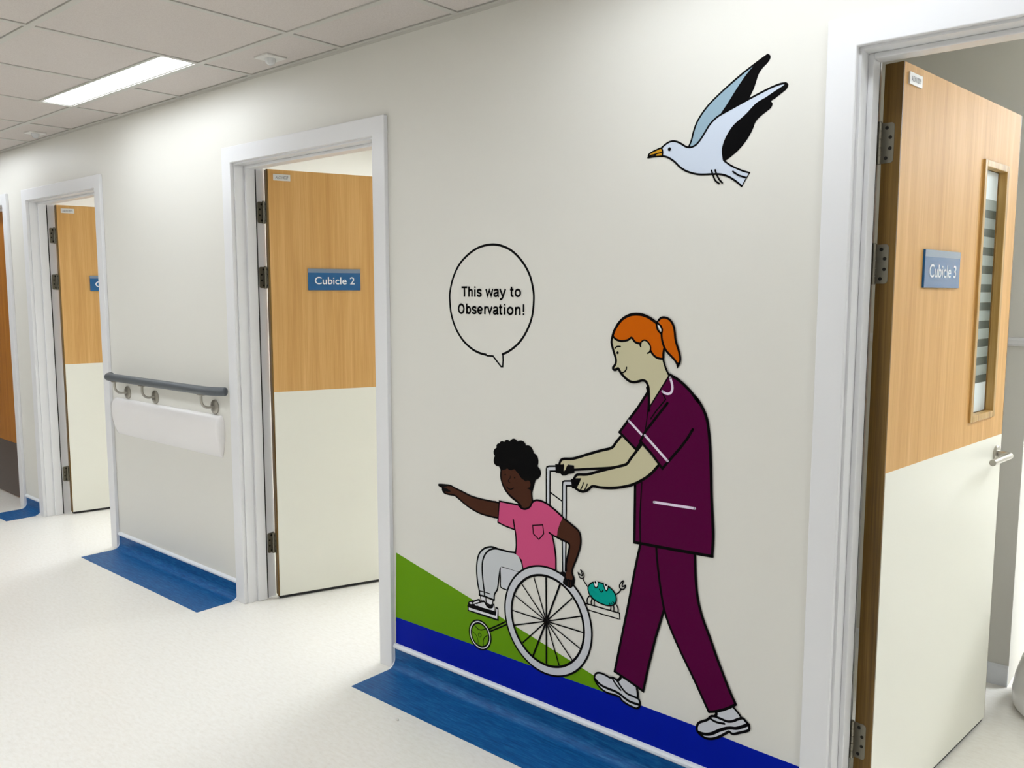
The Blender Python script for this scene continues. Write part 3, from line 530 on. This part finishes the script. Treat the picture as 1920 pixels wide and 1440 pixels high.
# ------------------------------------------------------------------ door frames
def door_frame(key, x, w, label):
    xi, xo = x + AW, x + w - AW
    e = struct(empty('trim_doorway', (x, 0, 0)), label)
    zi = ZT - AW
    def P(b): 
        bmesh.ops.translate(b, verts=b.verts, vec=(-x, 0, 0)); return b
    b = bmesh.new()
    # architrave: one flat U-shaped board
    U = [(x, 0), (xi, 0), (xi, zi), (xo, zi), (xo, 0), (xo + AW, 0), (xo + AW, ZT), (x, ZT)]
    fa_ = [b.verts.new((px, -.018, pz)) for px, pz in U]; fb_ = [b.verts.new((px, 0, pz)) for px, pz in U]
    b.faces.new(fa_); b.faces.new(fb_[::-1])
    for i in range(8): b.faces.new([fa_[i], fb_[i], fb_[(i + 1) % 8], fa_[(i + 1) % 8]])
    obj('architrave', P(b), GLOSS, e, bevel=.0025)
    b = bmesh.new()
    j = .006
    box(b, xi - .006, xi + j, -.0005, WT + .001, 0, zi + .006); box(b, xo - j, xo + .006, -.0005, WT + .001, 0, zi + .006)
    box(b, xi + j, xo - j, -.0005, WT + .001, zi - j, zi + .006)
    obj('jamb_lining', P(b), GLOSS, e)
    b = bmesh.new(); s = .019
    box(b, xi + j, xi + s, .046, .093, 0, zi - j); box(b, xo - s, xo - j, .046, .093, 0, zi - j); box(b, xi + s, xo - s, .046, .093, zi - s, zi - j)
    obj('door_stop', P(b), GLOSS, e, bevel=.002)
    b = bmesh.new()
    box(b, xi + j, xi + s - .001, .0935, .0985, .004, zi - j - .001); box(b, xo - s + .001, xo - j, .0935, .0985, .004, zi - j - .001)
    obj('smoke_seal', P(b), SEAL_SHADE, e)
    return e
door_frame('three', *DOORS['three'], 'white doorway surround at the right, around the Cubicle 3 door')
door_frame('two', *DOORS['two'], 'white doorway surround between handrail and mural, Cubicle 2')
door_frame('one', *DOORS['one'], 'white doorway surround left of the handrail')
door_frame('far', *DOORS['far'], 'white doorway surround cut by the left edge of the photo')

# ------------------------------------------------------------------ door leaves
LW, LZ0, LZ1, TH, SPLIT = .905, .015, 1.983, .045, .98
def hinge(parent, z, a):
    """knuckle on the pin, one flap let into the leaf edge, one on the jamb; a = opening angle"""
    h = empty('hinge'); h.parent = parent; h.location = (0, 0, z)
    b = bmesh.new()
    for i in range(5): cyl(b, (0, 0, -.05 + i * .0202), (0, 0, -.05 + i * .0202 + .019), .0058, 14)
    cyl(b, (0, 0, -.05), (0, 0, .052), .004, 12)
    obj('knuckle', b, HINGE, h, loc=(-.006, .004, 0), smooth=40)
    def flap(L, hgt, t):
        b = bmesh.new(); r = .008; pts = [(0, -hgt), (-(L - r), -hgt)]
        for q in range(5):
            an = R(-90 - q * 22.5); pts.append((-(L - r) + r * math.cos(an), -hgt + r + r * math.sin(an)))
        for q in range(5):
            an = R(180 - q * 22.5); pts.append((-(L - r) + r * math.cos(an), hgt - r + r * math.sin(an)))
        pts.append((0, hgt))
        A_ = [b.verts.new((-t, y, z)) for y, z in pts]; B_ = [b.verts.new((0, y, z)) for y, z in pts]
        b.faces.new(A_); b.faces.new(B_[::-1]); n = len(pts)
        for i in range(n): b.faces.new([A_[i], B_[i], B_[(i + 1) % n], A_[(i + 1) % n]])
        return b
    def screws(side, zs):
        b = bmesh.new()
        for i, zz in enumerate(zs):
            yy = -.012 if i in (0, 3) else -.021
            lathe(b, [(.0044, 0), (.0044, side * .0006), (.0036, side * .0009), (.0018, side * .0005)], 'x', (side * .0001, yy, zz), 12)
        return b
    zs = (-.036, -.013, .013, .036)
    f = obj('leaf_flap', flap(.030, .048, .0014), HINGE, h, loc=(-.0001, 0, 0))
    obj('leaf_screw', screws(-1, zs), HINGED, h, loc=(-.0016, 0, 0), smooth=50)
    jr = empty('jamb_side'); 
    bpy.data.objects.remove(jr)
    f2 = obj('jamb_flap', flap(.032, .048, .0014), HINGE, h)
    f2.rotation_euler = (0, 0, -a); f2.location = Vector((-.0115 * math.cos(a), .0115 * math.sin(a), 0))
    sc = obj('jamb_screw', screws(1, zs), HINGED, h, smooth=50)
    sc.rotation_euler = (0, 0, -a); sc.location = Vector((-.0113 * math.cos(a), .0113 * math.sin(a), 0))
    return h
def door_leaf(name, px, py, ang, label, number, code, wood, full=True):
    a = R(ang)
    d = empty(name, (px, py, 0), a); struct(d, label)
    d['category'] = 'door'
    hx0, hx1, hz0, hz1 = .597, .781, 1.064, 1.801
    y0, y1 = -TH, 0
    b = bmesh.new(); l = .006
    box(b, l, hx0, y0, y1, SPLIT, LZ1); box(b, hx1, LW - l, y0, y1, SPLIT, LZ1)
    box(b, hx0, hx1, y0, y1, SPLIT, hz0); box(b, hx0, hx1, y0, y1, hz1, LZ1)
    obj('veneer_panel', b, wood, d)
    obj('laminate_panel', bx(l, LW - l, y0 - .0008, y1 + .0008, LZ0, SPLIT), LAM, d)
    b = bmesh.new(); box(b, 0, l, y0, y1, LZ0, LZ1); box(b, LW - l, LW, y0, y1, LZ0, LZ1)
    obj('edge_lipping', b, LIPPING, d, bevel=.001)
    obj('gap_shade_strip', bx(l, LW - l, y0 + .004, y1 - .004, .003, LZ0), SEAL_SHADE, d)  # black strip standing in for the shade in the gap under the leaf
    b = bmesh.new(); bw, bp = .016, .007
    for ya, yb in ((y0 - bp, y0 + .016), (y1 - .016, y1 + bp)):
        box(b, hx0 - bw, hx0 + .004, ya, yb, hz0 - bw, hz1 + bw); box(b, hx1 - .004, hx1 + bw, ya, yb, hz0 - bw, hz1 + bw)
        box(b, hx0 + .004, hx1 - .004, ya, yb, hz0 - bw, hz0 + .004); box(b, hx0 + .004, hx1 - .004, ya, yb, hz1 - .004, hz1 + bw)
    vp = obj('vision_panel_bead', b, BEAD, d, bevel=.002)
    obj('glass_pane', bx(hx0 + .002, hx1 - .002, -.026, -.020, hz0 + .002, hz1 - .002), GLASS, vp)
    b = bmesh.new(); ya, yb = -.0266, -.0262
    X_a, X_b = hx0 + .005, hx1 - .005
    box(b, X_a, X_b, ya, yb, 1.713, hz1 - .005); box(b, X_a, X_b, ya, yb, hz0 + .005, 1.158)
    obj('frosted_film', b, FROST, vp)
    b = bmesh.new(); b2 = bmesh.new()
    for i in range(10):
        zt = 1.7128 - .0555 * i
        box(b, X_a, X_b, ya, yb, zt - .031, zt); box(b2, X_a, X_b, ya, yb, max(zt - .0553, 1.1582), zt - .0312)
    obj('frosted_stripes', b, BAND, vp); obj('tinted_stripes', b2, CLEAR, vp)
    s = obj('name_sign', bx(.175, .425, y0 - .006, y0, 1.446, 1.545), SIGN, d, bevel=.0008)
    obj('sign_band', bx(.1752, .4248, y0 - .0064, y0 - .006, 1.5265, 1.5448), SIGNTOP, s)
    text_mesh('lettering', 'Cubicle ' + number, SIGNTXT, s, .206, y0 - .0067, 1.474, .190, .0335, weight=.008)
    t = obj('asset_tag', bx(.029, .105, y0 - .004, y0, 1.935, 1.963), TAG, d)
    text_mesh('lettering', code, TAGTXT, t, .038, y0 - .0044, 1.9425, .058, .0125)
    # lever handle, corridor side
    hd = empty('lever_handle'); hd.parent = d
    for sgn, yy in ((-1, y0 - .0008), (1, y1 + .0008)):
        cx, cz = LW - .055, .922
        b = bmesh.new(); lathe(b, [(.026, 0), (.026, sgn * .006), (.024, sgn * .008), (.011, sgn * .008), (.011, sgn * .012)], 'y', (cx, yy, cz), 32)
        obj('rose', b, STEEL, hd, smooth=35)
        b = bmesh.new(); pts = [(cx, yy, cz), (cx, yy + sgn * .022, cz)]
        for q in range(7):
            an = R(q * 15); pts.append((cx - .020 * (1 - math.cos(an)), yy + sgn * (.026 + .020 * math.sin(an)), cz))
        pts += [(cx - .085, yy + sgn * .046, cz), (cx - .180, yy + sgn * .046, cz)]
        tube(b, pts, .0098, 20)
        obj('lever', b, STEEL, hd, smooth=40)
        b = bmesh.new(); 
    for hz in (.262, 1.503, 1.795): hinge(d, hz, a)
    return d
def hinge_xy(key, y=.135): return DOORS[key][0] + AW + .020, y
door_leaf('door_3', *hinge_xy('three', .125), 84.2, 'beech and cream door with blue Cubicle 3 sign, open at the right', '3', 'AEX10029', BEECH)
door_leaf('door_2', *hinge_xy('two', .14), 69.5, 'beech and cream door with blue Cubicle 2 sign, standing ajar', '2', 'AEX10027', BEECH)
door_leaf('door_1', *hinge_xy('one', .14), 78.0, 'beech and cream door left of the handrail, its blue sign half hidden', '1', 'AEX10025', BEECH)
# far door at the left edge: orange wood above a dark brown kickplate, shut
dx, dw = DOORS['far']; fa = struct(empty('door_4', (dx + AW + .01, .085, 0), R(-1.0)), 'shut orange wood door with dark brown kickplate at the left edge')
fa['category'] = 'door'
wi = dw - 2 * AW - .02
obj('wood_panel', bx(0, wi, 0, .045, .006, 1.985), BEECHD, fa)
obj('kickplate', bx(.004, wi - .004, -.002, 0, .008, .39), KICKB, fa)

# ------------------------------------------------------------------ coved skirting
def skirting(name, xa, xb, label):
    rc = .035
    arc = [(-.004 - rc + rc * math.cos(t), .002 + rc - rc * math.sin(t)) for t in [R(q * 11.25) for q in range(9)]]
    top = [(-.004, .081)] + arc + [(-.215, .002)]
    bot = [(-.215, .0), (-.0005 - .003, .0), (-.0005, .004), (-.0005, .081)]
    b = bmesh.new(); extrude_x(b, top + bot, xa, xb)
    s = struct(obj(name, b, BLUE), label)
    b = bmesh.new()
    extrude_x(b, [(-.0005, .079), (-.009, .079), (-.012, .083), (-.012, .090), (-.008, .096), (-.0005, .098)], xa, xb)
    obj('capping', b, CAP, s)
    for x in (xa, xb):
        b = bmesh.new(); pr = [(-.0065, .08)] + [(y - .0025, z + .0018) for y, z in arc[:-1]] + [(arc[-1][0], .0045), (arc[-1][0], .0005), (-.0005, .0005), (-.0005, .08)]
        extrude_x(b, pr, x - .0025, x + .0025)
        obj('end_bead', b, CAP, s)
d3, d2, d1, df = [DOORS[k] for k in ('three', 'two', 'one', 'far')]
skirting('baseboard_back', d2[0] + d2[1] + .003, d3[0] - .003, 'blue coved skirting with white capping below the mural')
skirting('baseboard_middle', d1[0] + d1[1] + .003, d2[0] - .003, 'blue coved skirting with white capping below the handrail')
skirting('baseboard_left', df[0] + df[1] + .003, d1[0] - .003, 'short blue coved skirting between the two furthest doorways')
skirting('baseboard_right', d3[0] + d3[1] + .003, XR, 'blue coved skirting right of the near doorway')

# ------------------------------------------------------------------ handrail
hr = tag(empty('handrail', (-2.3, 0, .9)), 'charcoal grey handrail on steel brackets between two doorways', 'handrail')
def W2L(b): bmesh.ops.translate(b, verts=b.verts, vec=(2.3, 0, -.9)); return b
YR, ZR = -.070, .985
pts = []
for q in range(6):
    t = q / 5; pts.append((-2.872 + .022 * math.sin(t * math.pi / 2) * 1.0 + 0.030 * t, -.036 - (.034) * math.sin(t * math.pi / 2), ZR))
pts += [(-2.6 + .1 * i, YR, ZR) for i in range(7)]
for q in range(6):
    t = q / 5; pts.append((-1.85 + .035 * t + .02 * t, YR + .006 * t * t, ZR))
pts += [(-1.775, YR + .014, ZR), (-1.742, YR + .030, ZR), (-1.725, YR + .040, ZR)]
b = bmesh.new(); tube(b, pts, .0205, 24, True); obj('grip_rail', W2L(b), RAIL, hr, smooth=40)
b = bmesh.new(); tube(b, [Vector(pts[0]), Vector(pts[0]) + (Vector(pts[0]) - Vector(pts[1])).normalized() * .010], [.0205, .014], 24); obj('end_cap', W2L(b), RAIL, hr, smooth=60)
b = bmesh.new(); v = (Vector(pts[-1]) - Vector(pts[-2])).normalized(); tube(b, [Vector(pts[-1]), Vector(pts[-1]) + v * .005, Vector(pts[-1]) + v * .008], [.0205, .0185, .014], 24); obj('end_cap', W2L(b), RAIL, hr, smooth=60)
for bxp in (-2.752, -2.444, -1.864):
    br = empty('bracket'); br.parent = hr; br.location = (bxp + 2.3, 0, 0)
    b = bmesh.new(); lathe(b, [(.034, -.0005), (.034, -.006), (.031, -.008), (.008, -.009)], 'y', (0, 0, 0), 36); obj('wall_rose', b, STEEL, br, smooth=35)
    b = bmesh.new(); p = [(0, -.004, 0), (0, -.034, 0)]
    for q in range(1, 7):
        an = R(q * 15); p.append((0, -.034 - .036 * math.sin(an), .036 * (1 - math.cos(an))))
    p += [(0, -.070, .062)]
    tube(b, p, .0062, 16); obj('arm', b, STEEL, br, smooth=40)
    obj('saddle', bx(-.022, .022, -.081, -.059, .061, .067), STEEL, br, bevel=.002)

# ------------------------------------------------------------------ crash rail
cg = tag(empty('crash_rail', (-2.34, 0, .763)), 'white curved crash rail below the handrail', 'crash rail')
NP = 24
gz = [.1 * math.cos(math.pi * q / NP) for q in range(NP + 1)]
gd = [.036 * (max(1 - ((z - .045) / .055) ** 2, 0) ** .5 if z > .045 else max(1 - ((.045 - z) / .145) ** 2, 0) ** .85) for z in gz]
prof = [(-d - .0005, z) for d, z in zip(gd, gz)]
L0, L1 = -.545, .525
b = bmesh.new(); extrude_x(b, prof, L0, L1); obj('cover', b, GUARD, cg, smooth=50)
for s_, xx in ((-1, L0), (1, L1)):
    b = bmesh.new(); rings = []
    for i in range(9):
        t = i / 8 * math.pi / 2; ex = .028
        rings.append([b.verts.new((xx + s_ * (.0012 + ex * (d / .036) * math.sin(t)), -(d + .0008) * math.cos(t) - .0005, z * 1.006)) for d, z in zip(gd, gz)])
    for i in range(8):
        for k in range(NP): b.faces.new([rings[i][k], rings[i][k + 1], rings[i + 1][k + 1], rings[i + 1][k]])
    bmesh.ops.remove_doubles(b, verts=b.verts, dist=.00005)
    obj('end_cap', b, GUARD, cg, smooth=50)

# ------------------------------------------------------------------ motion detectors
for x, y, t in ((-1.158, -.118, 'white motion detector on the ceiling, nearest the camera'), (-3.51, -.112, 'small white motion detector on the ceiling at the far left')):
    e = tag(empty('motion_detector', (x, y, H)), t, 'sensor', 'ceiling motion detectors')
    obj('base_plate', bx(-.045, .045, -.045, .045, -.007, 0), PLAST, e, bevel=.002)
    b = bmesh.new(); lathe(b, [(.021, -.007), (.021, -.012), (.019, -.020), (.014, -.027), (.007, -.031), (.001, -.032)], 'z', (0, 0, 0), 28); obj('lens', b, LENS, e, smooth=50)

cr = bmesh.new()
bmesh.ops.create_icosphere(cr, subdivisions=2, radius=.0055)
for v_ in cr.verts: v_.co = Vector((v_.co.x * 1.2, v_.co.y * .8, v_.co.z * .8)) * (1 + .22 * math.sin(v_.co.x * 900 + v_.co.z * 1300))
tag(obj('paper_crumb', cr, PLAST, loc=(-.2985, -.2705, .004), smooth=60), 'tiny white crumb on the cream floor left of the blue skirting strip', 'litter')
# ------------------------------------------------------------------ things in the near cubicle
pn = struct(obj('wall_boxing', bx(.30, 1.207, 1.356, 1.9, 0, H + .035), WALL), 'pale boxed-in wall behind the open Cubicle 3 door')
b = bmesh.new(); extrude_x(b, [(1.3555, 0), (1.346, 0), (1.344, .07), (1.350, .078), (1.3555, .078)], .30, 1.207)
struct(obj('baseboard_boxing', b, CAP), 'white skirting of the boxed-in wall')
b = bmesh.new(); extrude_x(b, [(1.3555, 1.247), (1.346, 1.249), (1.342, 1.256), (1.342, 1.268), (1.347, 1.276), (1.3555, 1.278)], .30, 1.207)
struct(obj('trim_dado', b, GLOSS), 'white dado rail on the boxed-in wall')
pb = tag(empty('pedestal', (1.515, 1.29, 0)), 'white rounded pedestal on the floor beyond the near door', 'pedestal')
b = bmesh.new(); lathe(b, [(.262, 0), (.278, .012), (.280, .05), (.274, .10), (.258, .16), (.236, .23), (.210, .31), (.186, .40), (.170, .50), (.160, .62)], 'z', (0, 0, 0), 56)
obj('body', b, CERAM, pb, smooth=40)
b = bmesh.new(); lathe(b, [(.160, .6205), (.164, .626), (.160, .645), (.130, .668), (.07, .68), (.005, .682)], 'z', (0, 0, 0), 56); obj('lid', b, CERAM, pb, smooth=40)

# ------------------------------------------------------------------ mural
def smooth_pts(pts, n, closed=False):
    if n < 1 or len(pts) < 3: return pts
    out = []; N = len(pts); sub = 3 if n == 1 else 7
    rng = range(N if closed else N - 1)
    for i in rng:
        p0 = pts[(i - 1) % N] if closed or i > 0 else pts[0]
        p1 = pts[i]; p2 = pts[(i + 1) % N]
        p3 = pts[(i + 2) % N] if closed or i + 2 < N else pts[-1]
        # centripetal-ish: fall back to straight where the corner is sharp
        for s in range(sub):
            t = s / sub
            out.append(tuple(.5 * ((2 * p1[k]) + (-p0[k] + p2[k]) * t + (2 * p0[k] - 5 * p1[k] + 4 * p2[k] - p3[k]) * t * t + (-p0[k] + 3 * p1[k] - 3 * p2[k] + p3[k]) * t ** 3) for k in (0, 1)))
    if not closed: out.append(pts[-1])
    return out
def add_poly(bm, pts, y):
    cl = [p for i, p in enumerate(pts) if i == 0 or (abs(p[0] - pts[i - 1][0]) + abs(p[1] - pts[i - 1][1])) > 1e-3]
    vs = [bm.verts.new((p[0] / 1000, y, p[1] / 1000)) for p in cl]
    for t in tessellate_polygon([[Vector((p[0], p[1], 0)) for p in cl]]):
        a, b_, c = [vs[i] for i in t]
        ar = (b_.co - a.co).cross(c.co - a.co)
        if ar.length < 1e-12: continue
        try: bm.faces.new([a, b_, c] if ar.y < 0 else [a, c, b_])
        except ValueError: pass
def add_disc(bm, c, r, y, n=32): add_poly(bm, [(c[0] + r * math.cos(2 * math.pi * k / n), c[1] + r * math.sin(2 * math.pi * k / n)) for k in range(n)], y)
def add_ring(bm, c, r1, r0, y, n=96):
    vo = [bm.verts.new(((c[0] + r1 * math.cos(2 * math.pi * k / n)) / 1000, y, (c[1] + r1 * math.sin(2 * math.pi * k / n)) / 1000)) for k in range(n)]
    vi = [bm.verts.new(((c[0] + r0 * math.cos(2 * math.pi * k / n)) / 1000, y, (c[1] + r0 * math.sin(2 * math.pi * k / n)) / 1000)) for k in range(n)]
    for k in range(n): bm.faces.new([vo[k], vo[(k + 1) % n], vi[(k + 1) % n], vi[k]])
def add_stroke(bm, pts, w, y, closed, caps=True):
    if closed: pts = pts[:-1] if pts[0] == pts[-1] else pts
    P = [Vector((p[0], p[1])) for p in pts]; n = len(P)
    Q = [P[0]]
    for p in P[1:]:
        if (p - Q[-1]).length > .05: Q.append(p)
    P = Q; n = len(P)
    L, Rr = [], []
    for i in range(n):
        a = P[(i - 1) % n] if closed or i > 0 else None; c = P[(i + 1) % n] if closed or i < n - 1 else None
        d1 = (P[i] - a).normalized() if a is not None else None; d2 = (c - P[i]).normalized() if c is not None else None
        d1 = d1 or d2; d2 = d2 or d1
        n1 = Vector((-d1.y, d1.x)); n2 = Vector((-d2.y, d2.x)); m = (n1 + n2)
        if m.length < 1e-4: m = n1
        m.normalize(); k = 1 / max(m.dot(n1), .45)
        L.append(P[i] + m * (w / 2 * k)); Rr.append(P[i] - m * (w / 2 * k))
    vl = [bm.verts.new((p.x / 1000, y, p.y / 1000)) for p in L]; vr = [bm.verts.new((p.x / 1000, y, p.y / 1000)) for p in Rr]
    for i in range(n if closed else n - 1):
        j = (i + 1) % n
        bm.faces.new([vl[i], vl[j], vr[j], vr[i]])
    if not closed and caps:
        add_disc(bm, tuple(P[0]), w / 2, y, 10); add_disc(bm, tuple(P[-1]), w / 2, y, 10)
THINGS = {
 'hill': ('hill_decal', 'green sloping hill painted on the wall beside the doorway', 'mural'),
 'path': ('path_decal', 'dark blue sloping path band painted along the foot of the wall', 'mural'),
 'chair': ('wheelchair_decal', 'grey wheelchair with large spoked wheel drawn on the wall', 'mural'),
 'child': ('child_decal', 'wall drawing of pointing seated child, pink t-shirt and black curly hair', 'mural'),
 'nurse': ('nurse_decal', 'wall drawing of walking nurse, plum uniform and orange ponytail', 'mural'),
 'crab': ('crab_decal', 'small teal crab drawn on the shelf behind the wheel', 'mural'),
 'gull': ('seagull_decal', 'flying seagull with black wing tips drawn high on the wall', 'mural'),
 'bubble': ('speech_bubble_decal', 'oval speech bubble with black lettering drawn on the wall', 'mural')}
LAYER0 = {'hill': 2, 'path': 3, 'gull': 2, 'bubble': 2}
roots, parts, step = {}, {}, 0
for th, pt, colr, kind, sm, w, flat in MURAL:
    pts = list(zip(flat[::2], flat[1::2]))
    step += 1
    key0 = th
    if th not in roots:
        nm, lb, ct = THINGS[th]
        if pt: roots[th] = tag(empty(nm, (sum(p[0] for p in pts) / len(pts) / 1000, 0, sum(p[1] for p in pts) / len(pts) / 1000)), lb, ct)
        else: roots[th] = None
        if th in ('gull', 'bubble'): gstart = step
    lay = LAYER0.get(th)
    if lay is not None: y = -.00012 * lay - (.00010 * (step - gstart) if th in ('gull', 'bubble') else 0)
    else: y = -.0006 - .00002 * step
    count = pt in ('spoke', 'leg', 'arm', 'claw', 'eye_white', 'pupil', 'eye_outline', 'shoe', 'sock', 'trim_stripe', 'luggage_shelf') and th != 'child'
    if pt == 'leg' and th == 'crab' and w < 2.5: count = False; pt = 'leg_mark'
    key = (th, pt, colr) + ((step,) if count else ())
    if key not in parts: parts[key] = bmesh.new()
    bm = parts[key]
    if kind == 'f': add_poly(bm, smooth_pts(pts, sm, True), y)
    elif kind == 's':
        if colr == 'black': w *= 1.45 if (th == 'crab' or pt == 'spoke') else 1.3
        cl = len(pts) > 2 and pts[0] == pts[-1]
        q = smooth_pts(pts[:-1], sm, True) if cl else smooth_pts(pts, sm)
        add_stroke(bm, q, w, y, cl)
    elif kind == 'd': add_disc(bm, pts[0], w, y, 40)
    elif kind == 'ring': add_ring(bm, pts[0], w[0], w[1], y)
for key, bm in parts.items():
    th, pt, colr = key[:3]; r = roots[th]
    me_name = pt or THINGS[th][0]
    me = bpy.data.meshes.new(me_name)
    if r is not None: bmesh.ops.translate(bm, verts=bm.verts, vec=-r.location)
    bm.to_mesh(me); bm.free(); me.materials.append(ink(colr))
    o = bpy.data.objects.new(me_name, me); COL.objects.link(o)
    if r is not None: o.parent = r
    else: tag(o, THINGS[th][1], THINGS[th][2])
bub = roots['bubble']
def glyph(ch, W, w):
    '''centre lines of a bold sans letter, W wide; list of (points, smooth)'''
    h = w / 2; X = 26; C = 34.5
    el = lambda cx, cy, rx, ry, a0, a1, n=22: [(cx + rx * math.cos(R(a0 + (a1 - a0) * i / n)), cy + ry * math.sin(R(a0 + (a1 - a0) * i / n))) for i in range(n + 1)]
    arch = [(h, 16), (.30 * W, 21.6), (.56 * W, 23.6), (.82 * W, 21.6), (W - h, 16), (W - h, 0)]
    return {
     'T': [([(0, C - 2.5), (W, C - 2.5)], 0), ([(W / 2, 0), (W / 2, C - 2.5)], 0)],
     'h': [([(h, 0), (h, C)], 0), (arch, 2)], 'n': [([(h, 0), (h, X)], 0), (arch, 2)],
     'i': [([(W / 2, 0), (W / 2, X - 1)], 0), ([(W / 2, C - 4.6), (W / 2, C)], 0)],
     's': [([(W - h, 18.2), (.76 * W, 22.4), (.5 * W, 23.6), (.24 * W, 22.2), (h, 18.4), (.30 * W, 14.6), (.68 * W, 11.8), (W - h, 7.8), (.76 * W, 3.6), (.5 * W, 2.4), (.22 * W, 3.6), (h * .8, 8)], 2)],
     'w': [([(h * .8, X), (.27 * W, 3), (.5 * W, X - 4), (.73 * W, 3), (W - h * .8, X)], 0)],
     'v': [([(h * .8, X), (.5 * W, 3), (W - h * .8, X)], 0)],
     'y': [([(h * .8, X), (.5 * W, 2)], 0), ([(W - h * .8, X), (.54 * W, 2), (.42 * W, -4.6), (.26 * W, -7.3), (.06 * W, -7.2)], 2)],
     'a': [([(h, 18.6), (.27 * W, 22.5), (.52 * W, 23.6), (.78 * W, 21.8), (W - h - 1, 17), (W - h - 1, 5), (W - .5, 0)], 2), ([(W - h - 1, 15), (.5 * W, 13.2), (.22 * W, 11.2), (h, 7), (.22 * W, 3.2), (.45 * W, 2.4), (.7 * W, 4.2), (W - h - 1, 9)], 2)],
     't': [([(.42 * W, 33), (.42 * W, 8), (.54 * W, 3.2), (W, 2.6)], 1), ([(0, X - 2.4), (W, X - 2.4)], 0)],
     'o': [(el(W / 2, 13, W / 2 - h, 10.6, 0, 360), 0)], 'O': [(el(W / 2, 17.2, W / 2 - h, 14.8, 0, 360), 0)],
     'b': [([(h, 0), (h, C)], 0), (el(W / 2 + .4, 13, W / 2 - h, 10.6, 0, 360), 0)],
     'e': [([(h, 13.2), (W - h, 13.2)], 0), (el(W / 2, 13, W / 2 - h, 10.6, 0, 322), 0)],
     'r': [([(h, 0), (h, X)], 0), ([(h, 16), (.42 * W, 21.8), (.7 * W, 23.6), (W, 22.8)], 1)],
     '!': [([(W / 2, 10), (W / 2, C)], 0), ([(W / 2, 0), (W / 2, 5.5)], 0)]}[ch]
def write(row, x_mm, z_mm, scale, w):
    b = bmesh.new()
    for ch, a, c in row:
        W = (c - a) * scale
        for pts, sm in glyph(ch, W, w):
            closed = len(pts) > 12 and (abs(pts[0][0] - pts[-1][0]) + abs(pts[0][1] - pts[-1][1])) < .01
            q = smooth_pts(pts, sm)
            q = [(x_mm + a * scale + p[0], z_mm + p[1]) for p in q]
            add_stroke(b, q, w, -.0012, closed, caps=False)
    bmesh.ops.translate(b, verts=b.verts, vec=-bub.location)
    me = bpy.data.meshes.new('lettering'); b.to_mesh(me); b.free(); me.materials.append(ink('black'))
    o = bpy.data.objects.new('lettering', me); COL.objects.link(o); o.parent = bub
row1 = [('T', 0, 63), ('h', 73, 121), ('i', 136, 154), ('s', 165, 218), ('w', 256, 338), ('a', 340, 396), ('y', 400, 468), ('t', 508, 542), ('o', 553, 617)]
row2 = [('O', 0, 73), ('b', 89, 143), ('s', 152, 204), ('e', 210, 268), ('r', 283, 314), ('v', 314, 370), ('a', 374, 430), ('t', 437, 469), ('i', 484, 502), ('o', 516, 582), ('n', 596, 652), ('!', 671, 691)]
write(row1, -248, 1419.5, 264 / 617, 6.6)
write(row2, -265.5, 1362.0, 297 / 693, 6.6)

# ------------------------------------------------------------------ camera
cam = bpy.data.cameras.new('camera'); co = bpy.data.objects.new('camera', cam); COL.objects.link(co)
cam.sensor_width = 36; cam.lens = 1577.244 / 1920 * 36; cam.clip_start = .02
yaw, pitch, roll = 0.7107, -0.1063, 0.0009
f = Vector((-math.sin(yaw) * math.cos(pitch), math.cos(yaw) * math.cos(pitch), math.sin(pitch)))
r = Vector((math.cos(yaw), math.sin(yaw), 0)); u = r.cross(f)
r2 = r * math.cos(roll) + u * math.sin(roll); u2 = -r * math.sin(roll) + u * math.cos(roll)
M = Matrix((r2, u2, -f)).transposed().to_4x4(); M.translation = (1.7533, -2.0635, 1.4282)
co.matrix_world = M
S.camera = co

# ------------------------------------------------------------------ world and view
wd = bpy.data.worlds.new('world'); S.world = wd; wd.use_nodes = True
wd.node_tree.nodes['Background'].inputs[0].default_value = (.8, .85, .9, 1); wd.node_tree.nodes['Background'].inputs[1].default_value = .15
S.view_settings.view_transform = 'Standard'; S.view_settings.look = 'None'
S.view_settings.gamma = 1; S.view_settings.use_curve_mapping = False
S.view_settings.exposure = 0.0
S.cycles.max_bounces = 10; S.cycles.diffuse_bounces = 6; S.cycles.use_denoising = True
S.cycles.sample_clamp_indirect = 8
